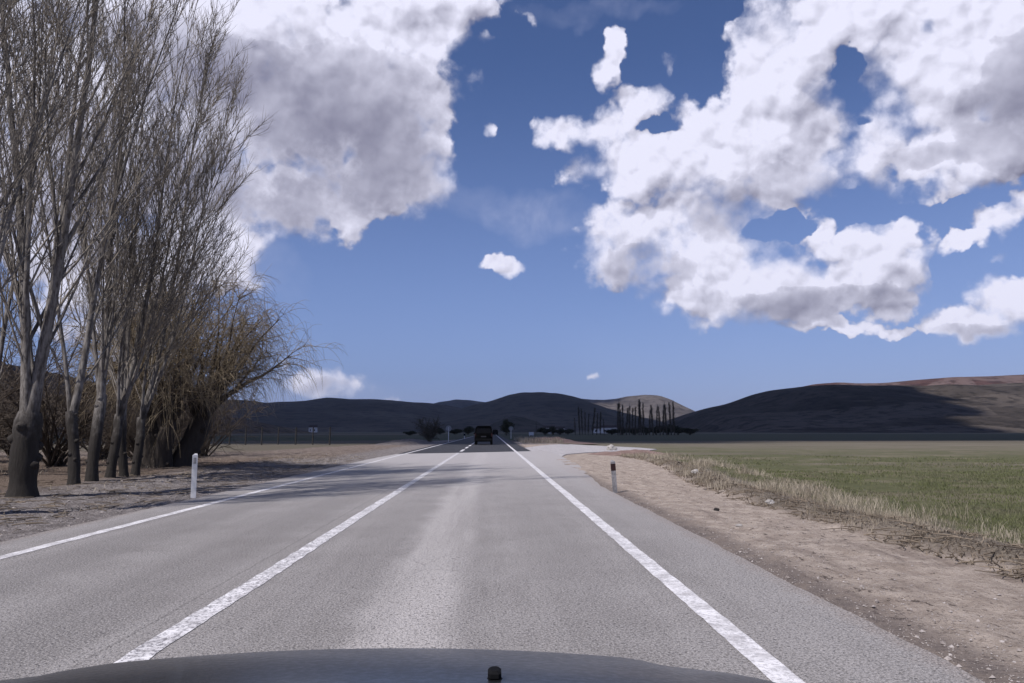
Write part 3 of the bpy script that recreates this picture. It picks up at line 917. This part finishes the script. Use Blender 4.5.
for i, (px_, tp_) in enumerate(rowl): far_poplar(px_, tp_, random.uniform(300, 330), 'slim far poplar, %s from the left in the shorter left-hand group' % ORD[i], 'left-hand group of far poplars')
far_poplar(536, 421, 290, 'single slim bare poplar standing alone right of the dark roadside tree', None)

# dark leafy far trees
def leafy(seed, w, h, n=2600, leaf=.28):
    rnd = np.random.default_rng(seed)
    ctr = rnd.normal(0, 1, (22, 3)); ctr /= np.linalg.norm(ctr, axis=1)[:, None]
    ctr *= rnd.uniform(.3, .8, (22, 1)); 
    pts = ctr[rnd.integers(0, 22, n)] + rnd.normal(0, .17, (n, 3))
    P_ = pts * [w / 2, w / 2, h * .42] + [0, 0, h * .56]
    d1 = rnd.normal(0, 1, (n, 3)); d1 /= np.linalg.norm(d1, axis=1)[:, None]
    d2 = np.cross(d1, rnd.normal(0, 1, (n, 3))); d2 /= np.linalg.norm(d2, axis=1)[:, None]
    s = leaf * rnd.uniform(.6, 1.3, (n, 1))
    V = np.stack([P_ - d1 * s, P_ + d2 * s * .6, P_ + d1 * s, P_ - d2 * s * .6], 1).reshape(-1, 3)
    Fc = np.arange(4 * n).reshape(n, 4)
    cm = np_mesh('crown', V, Fc)
    tr = Tubes(); rn = random.Random(seed)
    tr.add([Vector((0, 0, -.3)), Vector((.05, 0, h * .25)), Vector((0, .05, h * .6))], [h * .05, h * .035, h * .015], 8)
    for _ in range(7): tr.add(path(rn, Vector((0, 0, h * rn.uniform(.2, .5))), Vector((rn.uniform(-1, 1), rn.uniform(-1, 1), 1)), h * .35, 4, .1, .0), [h * .015, h * .012, h * .008, h * .006, h * .003], 5)
    return tr.mesh('trunk'), cm
lf = leafy(5, 6.2, 7.2)
def put_leafy(px, D, w, h, label, ms=None, group=None):
    p = pix(px, 431, D); o = empty('leafy_tree', (p.x, D, -.2), px, label, 'tree', group)
    o.scale = (w / 6.2, w / 6.2, h / 7.2)
    tm, cm = ms or lf
    link('trunk', tm, M_DARKTREE, o); link('crown', cm, M_EVERG, o)
put_leafy(506.5, 255, 5.6, 6.2, 'round dark full-crowned tree right of the road behind the round sign')
put_leafy(468, 300, 5.0, 4.0, 'low dark tree at the left roadside behind the black car')
GF = 'dark clumps of trees at the far edge of the fields'
clumps = [(545, 330, 9, 3.6), (553, 340, 8, 4.2), (560, 335, 9, 3.2), (568, 345, 7, 3.0), (612, 330, 10, 3.0), (622, 325, 9, 3.4), (634, 320, 9, 3.2), (646, 325, 10, 4.0), (656, 322, 9, 4.2), (668, 320, 10, 5.0), (678, 318, 9, 4.2), (690, 322, 10, 3.4),
          (455, 340, 9, 3.0), (440, 330, 8, 3.4), (410, 260, 6, 1.9)]
clumps.sort()
for i, (px_, D_, w_, h_) in enumerate(clumps):
    side_ = 'left of the road' if px_ < 470 else 'right of the road'
    n_ = sum(1 for c in clumps[:i] if (c[0] < 470) == (px_ < 470))
    put_leafy(px_, D_, w_ * .8, h_, 'low dark far tree, %s from the left among those %s' % (ORD[n_], side_), None, GF)

# ------------------------------------------------------------------ far houses
M_WALLW = simple('white_wall', (.55, .54, .56), (.66, .65, .66), .5, .9)
M_ROOF = simple('tile_roof', (.06, .045, .042), (.08, .06, .055), 2, .9)
M_DARKGLASS = simple('dark_glass', (.002, .002, .003), (.003, .003, .004), 2, .35, .12)
def house(px, D, w, h, label, group='small white houses far off below the hills'):
    p = pix(px, 431, D); o = empty('house', (p.x, D, -1), 0, label, 'house', group)
    mb = MB(); mb.box((0, 0, h / 2), (w, w * .7, h)); mb.build('wall', M_WALLW, o)
    mb = MB(); a = w * .54; c = w * .38
    mb.add([(-a, -c, h), (a, -c, h), (a, c, h), (-a, c, h), (-a, 0, h * 1.4), (a, 0, h * 1.4)], [(0, 1, 5, 4), (3, 4, 5, 2), (0, 4, 3), (1, 2, 5), (0, 3, 2, 1)])
    mb.build('roof', M_ROOF, o)
    for s in (-.28, .28):
        mb = MB(); mb.box((s * w, -w * .352, h * .55), (w * .14, .06, h * .3)); mb.build('window', M_DARKGLASS, o)
for i, (px_, D_, w_, h_) in enumerate([(549, 640, 9, 5.2), (556, 660, 10, 4.6), (560.5, 700, 8, 5), (598, 700, 9, 5), (607, 640, 10, 5.4), (612, 650, 11, 5.6)]):
    house(px_, D_, w_, h_, 'small white house, %s from the left of those beyond the far poplars' % ORD[i])
house(313, 900, 9, 7, 'small pale house on its own in front of the long dark range at left')

# ------------------------------------------------------------------ roadside marker posts
M_POST = simple('white_plastic', (.42, .42, .44), (.55, .55, .57), 6, .5, .3)
M_POSTGREY = simple('weathered_plastic', (.17, .165, .17), (.27, .26, .265), 14, .7, .2)
M_REFL = simple('red_reflector', (.018, .007, .008), (.03, .009, .009), 20, .25, .6)
M_SIGNBACK = simple('sign_back_metal', (.20, .20, .21), (.27, .27, .28), 4, .55, .4, .3)
M_SIGNPOLE = simple('galvanised_pole', (.55, .55, .56), (.68, .68, .69), 4, .5, .4)
M_BLACKR = simple('black_rubber', (.005, .005, .006), (.009, .009, .010), 8, .8, .1)

def marker(px, py, height, w, label, mat, red, tilt=0):
    D = F * CAMH / (py - 431.5) / math.cos(PITCH)
    p = pix(px, py, D)
    o = empty('marker_post', (p.x, p.y, -.02), R(8), label, 'marker post'); o.rotation_euler = (R(1), tilt, R(8))
    mb = MB()
    # hollow triangular-backed delineator: tapered D-section, slanted cap
    sec = [(-w / 2, -.02), (w / 2, -.02), (w / 2, .0), (w * .22, .06), (-w * .22, .06), (-w / 2, 0)]
    hs = [-.1, height * .985]
    vs = [(x_, y_, z_) for z_ in hs for x_, y_ in sec]
    vs = vs[:6] + [(x_, y_, z_ + (.03 if y_ > .03 else 0)) for x_, y_, z_ in vs[6:]]
    mb.add(vs, [tuple(range(5, -1, -1)), tuple(range(6, 12))] + [(i, (i + 1) % 6, 6 + (i + 1) % 6, 6 + i) for i in range(6)])
    mb.build('post', mat, o)
    if red:
        mb = MB(); vs = [(x_ * 1.06, y_ * 1.06 - .001, z_) for z_ in (height * .70, height * .92) for x_, y_ in sec]
        mb.add(vs, [tuple(range(5, -1, -1)), tuple(range(6, 12))] + [(i, (i + 1) % 6, 6 + (i + 1) % 6, 6 + i) for i in range(6)])
        mb.build('reflector_band', M_REFL, o)
    else:
        mb = MB(); mb.box((0, -.024, height * .86), (w * .5, .006, .12), bev=.002); mb.build('reflector', M_POSTGREY, o)
    return o
marker(193.5, 495, .86, .10, 'plain white roadside marker post on the left shoulder before the trees', M_POST, False)
marker(615, 491, .68, .10, 'greyish marker post with dark red band at the right asphalt edge, leaning slightly', M_POSTGREY, True, R(-4))

def round_sign(px, basepy, diam, centre, D, label, face):
    p = pix(px, basepy, D)
    o = empty('road_sign', (p.x, D, -.05), R(3), label, 'road sign')
    mb = MB(); mb.tube([(0, .03, -.2), (0, .03, centre + .2)], [.05, .05], 10); mb.build('pole', M_SIGNPOLE, o)
    mb = MB(); mb.tube([(0, -.012, centre), (0, .012, centre)], [diam / 2, diam / 2], 28); mb.build('plate', face, o)
    mb = MB(); mb.tube([(0, -.018, centre), (0, .018, centre)], [diam / 2 + .02, diam / 2 + .02], 28, cap=False); mb.build('rim', M_SIGNPOLE, o)
    for q in (.15, -.15):
        mb = MB(); mb.box((0, .035, centre + q), (.16, .02, .04)); mb.build('bracket', M_SIGNPOLE, o)
round_sign(448.5, 441, .78, 1.75, 98, 'round grey sign back on a white pole at the left road edge', M_SIGNBACK)
round_sign(511, 437, .85, 1.9, 140, 'round grey sign on a pole at the right road edge before the dark tree', M_SIGNBACK)
# far small markers
for px_, py_, lb in ((464.5, 438, 'small dark marker post at the left road edge beyond the round sign'),):
    D = 135; p = pix(px_, 431, D)
    o = empty('marker_post', (p.x, D, -.02), 0, lb, 'marker post')
    mb = MB(); mb.box((0, 0, .5), (.14, .08, 1.0), bev=.01); mb.build('post', M_POST, o)
    mb = MB(); mb.box((0, -.045, .75), (.3, .02, .4), bev=.005); mb.build('plate', M_BLACKR, o)
# white roadside panel
p = pix(531.3, 431, 190); o = empty('notice_board', (p.x, 190, -.1), 0, 'small white board on two legs low in the field right of the road', 'sign board')
mb = MB(); mb.box((0, 0, .85), (1.25, .05, .8), bev=.01); mb.build('board', M_POST, o)
for s in (-.45, .45):
    mb = MB(); mb.tube([(s, .05, -.1), (s, .05, .9)], [.04, .04], 8); mb.build('leg', M_SIGNPOLE, o)

# wire fence far left
M_FENCE = simple('dark_wood_post', (.03, .027, .025), (.05, .045, .04), 3, .95)
o = empty('wire_fence', (-20, 69, 0), 0, 'dark wire fence with tall thin posts in the shaded field right of the willow', 'fence')
fx = [pix(q, 431, 69).x + 20 for q in (214, 230, 246, 262, 278.5, 296, 313, 330)]
for q in fx:
    mb = MB(); mb.tube([(q, 0, -.2), (q + .02, 0, 1.7)], [.07, .055], 7); mb.build('post', M_FENCE, o)
mb = MB()
for z_ in (.4, .8, 1.2, 1.55): mb.tube([(fx[0], 0, z_), (fx[-1], 0, z_)], [.009, .009], 4)
mb.build('wire', M_FENCE, o)

# ------------------------------------------------------------------ vehicles
M_BLACK = simple('black_car_paint', (.0015, .0015, .002), (.003, .003, .0035), 1, .6, .03)
M_LAMP = simple('tail_lamp_glass', (.022, .004, .004), (.03, .005, .005), 9, .25, .5)
M_PLATE = simple('number_plate', (.03, .03, .035), (.045, .045, .05), 30, .5)
M_TYRE = simple('tyre', (.012, .012, .012), (.02, .02, .02), 30, .9)
M_RIM = simple('wheel_rim', (.2, .2, .21), (.3, .3, .31), 9, .35, .5, .8)
def loft(rings):
    mb = MB(); n = len(rings[0]); vs = [p for r_ in rings for p in r_]
    fs = [tuple(range(n - 1, -1, -1)), tuple(range((len(rings) - 1) * n, len(rings) * n))]
    for i in range(len(rings) - 1):
        for k in range(n):
            j = (k + 1) % n; fs.append((i * n + k, i * n + j, (i + 1) * n + j, (i + 1) * n + k))
    mb.add(vs, fs); return mb
def rrect(w, y_, z0, z1, top=.0, rad=.12):
    """rounded section across the car at length position y_"""
    pts = []
    for cx, cz, a0 in ((w / 2 - rad, z0 + rad * .6, -90), (w / 2 - rad - top, z1 - rad, 0), (-w / 2 + rad + top, z1 - rad, 90), (-w / 2 + rad, z0 + rad * .6, 180)):
        for k in range(4):
            a = R(a0 + 30 * k); rz_ = rad if cz > (z0 + z1) / 2 else rad * .6
            pts.append((cx + rad * math.cos(a), y_, cz + rz_ * math.sin(a)))
    return pts
def wheel(parent, x_, y_, r_=.35, w=.24):
    mb = MB(); mb.tube([(x_ - w / 2, y_, r_), (x_ - w / 2 + .03, y_, r_), (x_ + w / 2 - .03, y_, r_), (x_ + w / 2, y_, r_)], [r_ - .03, r_, r_, r_ - .03], 24)
    wh = mb.build('wheel', M_TYRE, parent, False)
    s = 1 if x_ > 0 else -1
    mb = MB(); mb.tube([(x_ + s * (w / 2 - .01), y_, r_), (x_ + s * (w / 2 + .006), y_, r_)], [.21, .20], 16); mb.build('rim', M_RIM, wh)
def boxy_car(loc, rz, label, paint, s=1.0):
    o = empty('car', loc, rz, label, 'car'); o.scale = (s, s, s)
    W_ = 1.80
    low = loft([rrect(W_ * .93, 0, .38, .98, 0), rrect(W_, .12, .30, 1.04, 0), rrect(W_, 3.3, .28, 1.04, 0), rrect(W_ * .97, 4.1, .3, .95, 0), rrect(W_ * .85, 4.4, .36, .8, 0)])
    bd = low.build('body', paint, o, True)
    # upper body / cabin: hatch nearly upright
    mb = MB()
    secs = [(.06, .98, W_ * .96, .02), (.16, 1.52, W_ * .86, 0), (.26, 1.80, W_ * .74, 0)]
    cab = [[(-.88, .04, .95), (.88, .04, .95), (.88, 3.2, .95), (-.88, 3.2, .95)], [(-.85, .14, 1.35), (.85, .14, 1.35), (.85, 2.8, 1.35), (-.85, 2.8, 1.35)],
           [(-.78, .26, 1.72), (.78, .26, 1.72), (.78, 2.35, 1.72), (-.78, 2.35, 1.72)], [(-.68, .36, 1.83), (.68, .36, 1.83), (.68, 2.2, 1.83), (-.68, 2.2, 1.83)]]
    loft(cab).build('cabin', paint, o)
    mb = MB(); mb.add([(-.72, .07, 1.12), (.72, .07, 1.12), (.66, .215, 1.62), (-.66, .215, 1.62)], [(0, 1, 2, 3)]); mb.add([(-.72, .10, 1.12), (.72, .10, 1.12), (.66, .245, 1.62), (-.66, .245, 1.62)], [(3, 2, 1, 0)])
    mb.build('rear_window', M_DARKGLASS, o)
    for sg in (-1, 1):
        mb = MB(); mb.add([(sg * .872, .5, 1.15), (sg * .872, 2.7, 1.15), (sg * .80, 2.35, 1.6), (sg * .80, .6, 1.6)], [(0, 1, 2, 3) if sg > 0 else (3, 2, 1, 0)]); mb.build('side_window', M_DARKGLASS, o)
        mb = MB(); mb.box((sg * .82, -.01, .95), (.13, .06, .34), bev=.02); mb.build('tail_lamp', M_LAMP, o)
        mb = MB(); mb.box((sg * .98, 2.75, 1.12), (.18, .12, .16), bev=.03); mb.build('wing_mirror', paint, o)
    mb = MB(); mb.box((0, -.03, .48), (1.68, .16, .24), bev=.04); mb.build('rear_bumper', M_BLACKR, o)
    mb = MB(); mb.box((0, -.012, .80), (.52, .02, .12), bev=.004); mb.build('number_plate', M_PLATE, o)
    mb = MB(); mb.box((0, .20, 1.845), (1.2, .22, .03), bev=.01); mb.build('spoiler', paint, o)
    for x_ in (-.78, .78):
        for y_ in (.75, 3.4): wheel(o, x_, y_)
    return o
boxy_car((pix(483.6, 431, 74).x, 74, 0), R(0), 'black boxy car seen from behind, driving ahead in the same lane', M_BLACK)
boxy_car((pix(495.2, 431, 235).x, 235, 0), R(0), 'tiny dark car far down the road, just right of the black car', M_BLACK)

# own bonnet
M_BONNET, T, b, pos = material('bonnet_paint', .38, .5)
n = T.noise(pos, 60, 4, .7)
T.l.new(T.mix(T.ss(n, .5, .72, 0, .25), (.030, .032, .037), (.075, .077, .082)), b.inputs['Base Color'])
b.inputs['Metallic'].default_value = .35; b.inputs['Coat Weight'].default_value = .35; b.inputs['Coat Roughness'].default_value = .15
T.l.new(T.ss(n, .3, .7, .32, .5), b.inputs['Roughness'])
CX = -.23
o = empty('car', (CX, 0, 0), 0, 'dark grey car whose bonnet shows along the bottom edge of the picture', 'car')
prof = [(.62, .962), (.8, .95), (1.0, .930), (1.15, .912), (1.3, .890), (1.45, .863), (1.6, .829), (1.7, .799), (1.8, .75), (1.87, .67), (1.90, .55), (1.90, .40), (1.86, .28)]
us = np.linspace(-1, 1, 61)
def bonnet_pt(u, yy_, zz_):
    x_ = u * .91 * (1 - .06 * max(0, yy_ - 1.2))
    back = .12 * u * u if yy_ > 1.3 else .12 * u * u * max(0, (yy_ - .6) / .7)
    drop = .034 * u * u + .04 * max(0, abs(u) - .82) / .18 * .6
    crease = .010 * (1 / (1 + math.exp((abs(u) - .62) * 60))) if yy_ < 1.75 else .010 * (1 / (1 + math.exp((abs(u) - .62) * 60))) * .5
    return (x_, yy_ - back, zz_ - drop + .016 + crease)
def grid_mesh(name, us_, prof_, f):
    V = [f(u, a, c) for a, c in prof_ for u in us_]; w = len(us_); h = len(prof_)
    idx = np.arange(w * h).reshape(h, w)
    return np_mesh(name, V, np.stack([idx[:-1, :-1], idx[:-1, 1:], idx[1:, 1:], idx[1:, :-1]], -1).reshape(-1, 4), True)
# finer profile
pf = np.array(prof); tt = np.linspace(0, len(pf) - 1, 60)
from math import floor
def cr_spline(P_, t):
    i = min(int(t), len(P_) - 2); u = t - i
    p0, p1, p2, p3 = P_[max(i - 1, 0)], P_[i], P_[i + 1], P_[min(i + 2, len(P_) - 1)]
    return .5 * (2 * p1 + (p2 - p0) * u + (2 * p0 - 5 * p1 + 4 * p2 - p3) * u * u + (3 * p1 - p0 - 3 * p2 + p3) * u ** 3)
pf2 = [tuple(cr_spline(pf, t)) for t in tt]
bon = [q for q in pf2 if q[0] < 1.79 and q[1] > .72]
nose = [q for q in pf2 if q not in bon]
link('bonnet', grid_mesh('bonnet', us, [q for q in bon], bonnet_pt), M_BONNET, o)
link('front_bumper', grid_mesh('front_bumper', us, [(q[0] + .004, q[1] - .004) for q in nose], bonnet_pt), M_BONNET, o)
for s in (-1, 1):
    mb = MB()
    vs = []; rows = [(bonnet_pt(s, a, c)) for a, c in bon]
    for (x_, y_, z_) in rows: vs += [(x_ + s * .003, y_, z_ - .006), (x_ + s * .03, y_, z_ - .10), (x_ + s * .035, y_, .45)]
    fs = []
    for i in range(len(rows) - 1):
        for k in range(2): q = (i * 3 + k, i * 3 + k + 1, i * 3 + 4 + k, i * 3 + 3 + k); fs.append(q if s < 0 else q[::-1])
    mb.add(vs, fs); mb.build('wing', M_BONNET, o, True)
    mb = MB(); mb.box((s * .62, 1.70, .62), (.36, .10, .13), bev=.03); mb.build('headlight', M_RIM, o)
    wheel(o, s * .78, .95, .33, .21)
nz = cr_spline(pf, 3.0)
mb = MB(); mb.box((.235, 1.145, .926), (.026, .045, .022), bev=.005); mb.box((.235, 1.155, .942), (.020, .030, .014), bev=.004)
mb.build('washer_nozzle', M_BLACKR, o)

# ------------------------------------------------------------------ vegetation and stones
def blades(name, X, Y, h, w, lean, mat, label, cat, segs=2):
    n = len(X)
    Z = ground_z(X, Y)
    a = rng.uniform(0, 2 * np.pi, n); la = rng.uniform(0, 2 * np.pi, n)
    dx, dy = np.cos(a) * w, np.sin(a) * w
    lx, ly = np.cos(la) * lean * h, np.sin(la) * lean * h
    b0 = np.stack([X - dx, Y - dy, Z - .01], -1); b1 = np.stack([X + dx, Y + dy, Z - .01], -1)
    m0 = np.stack([X + lx * .35 - dx * .7, Y + ly * .35 - dy * .7, Z + h * .55], -1); m1 = np.stack([X + lx * .35 + dx * .7, Y + ly * .35 + dy * .7, Z + h * .55], -1)
    t0 = np.stack([X + lx - dx * .1, Y + ly - dy * .1, Z + h * (1 - .25 * lean)], -1); t1 = np.stack([X + lx + dx * .1, Y + ly + dy * .1, Z + h * (1 - .25 * lean)], -1)
    V = np.stack([b0, b1, m1, m0, t1, t0], 1).reshape(-1, 3)
    k = np.arange(n)[:, None] * 6
    Fc = np.concatenate([k + [0, 1, 2, 3], k + [3, 2, 4, 5]], 0)
    o_ = link(name, np_mesh(name, V, Fc), mat)
    return tag(o_, label, cat, kind='stuff')
def grass_mat(name, c1, c2, c3=None):
    m, T, b, pos = material(name, .9, .1)
    isl = T.node('ShaderNodeNewGeometry').outputs['Random Per Island']
    c = T.mix(isl, c1, c2)
    if c3: c = T.mix(T.ss(T.noise(pos, .7, 4), .45, .65), c, c3)
    T.l.new(c, b.inputs['Base Color'])
    return m
M_DRY = grass_mat('dry_grass', (.24, .205, .155), (.46, .40, .32), (.20, .165, .12))
M_GREEN = grass_mat('green_crop', (.082, .092, .040), (.14, .15, .07), (.16, .145, .10))
M_WEED = grass_mat('dead_weeds', (.09, .072, .056), (.26, .21, .16))
def shift(Y): return 2.2 * sstep(Y, 13, 36)
def scatter(n, y0, y1, x0, x1, clump=0, seed=1, thr=.0, power=1.6):
    u = rng.random(n); Y = y0 * (y1 / y0) ** (u ** (1 / power) if power != 1 else u)
    X = rng.uniform(x0, x1, n) + shift(Y)
    if clump:
        keep = fbm(X * clump, Y * clump, seed, 3) + rng.uniform(-.12, .12, n) > thr
        X, Y = X[keep], Y[keep]
    J = (Y > 42) & (X < 26) & (Y < 80)
    return X[~J], Y[~J]
# dry tall grass along the bank
X, Y = scatter(60000, 4.2, 60, 4.8, 7.8, 1.2, 41, .60)
far_w = np.clip(Y / 12, 1, 4)
blades('dry_grass', X, Y, rng.uniform(.04, .29, len(X)) * (.22 + sstep(Y, 7, 14) * .85) * (.35 + 1.5 * fbm(X * 1.6, Y * 1.2, 77, 3)**1.5), .0028 * far_w, .45, M_DRY, 'pale dry grass along the right verge between dirt shoulder and green field', 'dry grass')
X, Y = scatter(12000, 4.2, 50, 4.65, 5.9, 1.8, 42, .50)
blades('dead_weeds', X, Y, rng.uniform(.02, .09, len(X)), .006 * np.clip(Y / 12, 1, 3), 1.1, M_WEED, 'dark dead weeds lying along the inner edge of the right verge', 'weeds')
# crop
X, Y = scatter(110000, 4.5, 60, 6.2, 10.5, 0, 43, .4, 1.2); X = X + (X - 6.2 - shift(Y)) * np.clip(Y / 9, .3, 8)
X[X < 6.1] += .5
k = (rng.random(len(X)) > sstep(Y, 14, 56) * .95) & (fbm(X * .5, Y * .35, 71, 3) + rng.uniform(-.1, .1, len(X)) > .40)
X, Y = X[k], Y[k]
blades('crop', X, Y, rng.uniform(.03, .085, len(X)), .004 * np.clip(Y / 10, 1, 6), .6, M_GREEN, 'low green crop growing over the right-hand field', 'crop')
# litter and tufts under the poplars
n = 9000; X = rng.uniform(-26, -6.6, n); Y = rng.uniform(8, 44, n)
k = fbm(X * .8, Y * .8, 51, 3) > .47; X, Y = X[k], Y[k]
blades('dead_weeds', X, Y, rng.uniform(.03, .16, len(X)), .006, 1.0, M_DRY, 'dry grass tufts and litter on the ground under the left-hand trees', 'weeds')

# gravel
M_STONE = simple('gravel_stone', (.20, .17, .155), (.42, .38, .36), 9, .95)
M_ROCK = simple('pale_rock', (.28, .26, .245), (.42, .395, .375), 7, .95, bmp=.02)
def stones(name, X, Y, s, label, mat=M_STONE):
    n = len(X); Z = ground_z(X, Y)
    base = np.array([(1, 0, 0), (-1, 0, 0), (0, 1, 0), (0, -1, 0), (0, 0, .7), (0, 0, -.7)])
    J = base[None] * rng.uniform(.6, 1.2, (n, 6, 1)) + rng.normal(0, .12, (n, 6, 3))
    a = rng.uniform(0, 6.28, n); c, s_ = np.cos(a)[:, None], np.sin(a)[:, None]
    xx = J[..., 0] * c - J[..., 1] * s_; yy_ = J[..., 0] * s_ + J[..., 1] * c
    V = np.stack([xx * s[:, None] + X[:, None], yy_ * s[:, None] + Y[:, None], J[..., 2] * s[:, None] + Z[:, None] + s[:, None] * .25], -1).reshape(-1, 3)
    f = np.array([(0, 2, 4), (2, 1, 4), (1, 3, 4), (3, 0, 4), (2, 0, 5), (1, 2, 5), (3, 1, 5), (0, 3, 5)])
    Fc = (np.arange(n)[:, None, None] * 6 + f[None]).reshape(-1, 3)
    return tag(link(name, np_mesh(name, V, Fc), mat), label, 'gravel', kind='stuff')
n = 11000
u = rng.random(n); Y = 3.2 * (40 / 3.2) ** u; X = 2.38 + np.abs(rng.normal(0, .9, n)); ok = (X < 5.6) & (Y < 38)
stones('gravel', X[ok], Y[ok], np.minimum((rng.pareto(3.2, n)[ok] + 1) * .0042, .022), 'loose stones scattered over the pinkish dirt shoulder on the right')
n = 9000
Y = 7 * (44 / 7) ** rng.random(n); X = -5.8 - np.abs(rng.normal(0, 1.6, n)); 
stones('gravel', X, Y, np.minimum((rng.pareto(3.2, n) + 1) * .006, .035), 'loose dark gravel and stones on the left shoulder')
# fallen twigs
def twig_litter(name, X, Y, L, label):
    n = len(X); Z = ground_z(X, Y) + .012; a = rng.uniform(0, 6.28, n); t = Tubes()
    for i in range(n):
        d = np.array([math.cos(a[i]), math.sin(a[i])]); l = L[i]
        p0 = (X[i], Y[i], Z[i]); p1 = (X[i] + d[0] * l * .5 + rng.normal(0, .03), Y[i] + d[1] * l * .5, Z[i] + .02); p2 = (X[i] + d[0] * l, Y[i] + d[1] * l, Z[i] + rng.uniform(0, .03))
        t.add([p0, p1, p2], [.008, .006, .003], 4)
    return tag(link(name, t.mesh(name), M_WEED), label, 'twigs', kind='stuff')
n = 900; Y = 9 * (40 / 9) ** rng.random(n); X = rng.uniform(-11, -6.3, n)
twig_litter('fallen_twigs', X, Y, rng.uniform(.1, .5, n), 'fallen twigs scattered on the left shoulder under the poplars')
n = 420; Y = 4.5 * (20 / 4.5) ** rng.random(n); X = rng.uniform(4.6, 5.4, n) + shift(Y)
twig_litter('fallen_twigs', X, Y, rng.uniform(.08, .35, n), 'thin dead stalks lying along the edge of the right-hand verge')

def rock(px, py, s, label, mat=None, flat=.7):
    D = F * CAMH / (py - 431.5) / math.cos(PITCH); p = pix(px, py, D)
    import bmesh
    bm = bmesh.new(); bmesh.ops.create_icosphere(bm, subdivisions=3, radius=1)
    for v_ in bm.verts:
        q = v_.co.copy(); k = 1 + .35 * mnoise.noise(q * 1.4 + Vector((px, py, 0))) + .1 * mnoise.noise(q * 4 + Vector((px, 0, 0)))
        v_.co = Vector((q.x * k * s, q.y * k * s * .8, q.z * k * s * flat))
    me = bpy.data.meshes.new('rock'); bm.to_mesh(me); bm.free()
    o_ = link('rock', me, mat or M_ROCK, loc=(p.x, p.y, float(ground_z(np.array(p.x), np.array(p.y))) + s * .3))
    return tag(o_, label, 'rock', 'loose rocks on the right-hand verge')
rock(695.5, 476, .11, 'pale rock in the dry grass of the verge, the one nearer the marker post')
rock(770, 505, .08, 'small pale rock among dry grass at the edge of the dirt shoulder')
rock(611.5, 450, .36, 'big pale rounded boulder at the far end of the dirt bank beside the side road', None, .9)
M_DARKHOLE = simple('dark_hole', (.02, .018, .017), (.035, .03, .028), 20, .95)
rock(716.5, 510, .045, 'small black lump in place of a dark hole in the bare dirt shoulder', M_DARKHOLE)  # blackened lump added where the dirt has a small dark hole
rock(157*0+739, 524, .05, 'small pale flat stone on the bare dirt shoulder', None, .4)

# dirt bank beyond junction and left verge rubble
def mound(cx, cy, rx, ry, h, seed, mat):
    n1 = 60; g1 = np.linspace(-1, 1, n1); A, B = np.meshgrid(g1, g1)
    r = np.sqrt(A * A + B * B)
    X_, Y_ = cx + A * rx, cy + B * ry
    Z_ = -.08 + h * (1 - sstep(r, .2, 1)) * (.4 + 1.2 * fbm(X_ * 1.1, Y_ * .6, seed, 4))
    idx = np.arange(n1 * n1).reshape(n1, n1)
    fc = np.stack([idx[:-1, :-1], idx[:-1, 1:], idx[1:, 1:], idx[1:, :-1]], -1).reshape(-1, 4)
    return tag(link('bank', np_mesh('bank', np.stack([X_, Y_, Z_], -1).reshape(-1, 3), fc, True), mat), kind='structure')
M_DIRTRED = simple('reddish_soil', (.16, .105, .09), (.25, .175, .15), 2.5, .97, bmp=.05)
mound(7.5, 97, 4.5, 14, .55, 61, M_DIRTRED)
mound(8.2, 44, 3.2, 4.0, .22, 62, M_DIRTRED)
mound(-9.6, 84, 3.4, 24, .40, 63, simple('pale_rubble', (.10, .085, .078), (.18, .155, .145), 2.5, .97, bmp=.05))
X = rng.uniform(3.4, 8, 2600); Y = rng.uniform(82, 120, 2600)
blades('dry_grass', X, Y, rng.uniform(.2, .8, len(X)), .02, .4, M_DRY, 'clumps of pale dry grass at the right roadside beyond the side road', 'dry grass')

# ------------------------------------------------------------------ haze
HAZE = 0.00004
m = bpy.data.materials.new('haze_air'); m.use_nodes = True
T = NT(m.node_tree); T.n.clear()
out = T.node('ShaderNodeOutputMaterial'); pv = T.node('ShaderNodeVolumePrincipled')
pv.inputs['Color'].default_value = (.80, .86, 1.0, 1); pv.inputs['Density'].default_value = HAZE
pv.inputs['Anisotropy'].default_value = .2
T.l.new(pv.outputs[0], out.inputs['Volume'])
mb = MB(); mb.box((0, 1500, 260), (19000, 22000, 526)); 
hzo = mb.build('haze', m); tag(hzo, 'thin pale blue air haze over the far hills', 'haze', kind='stuff')
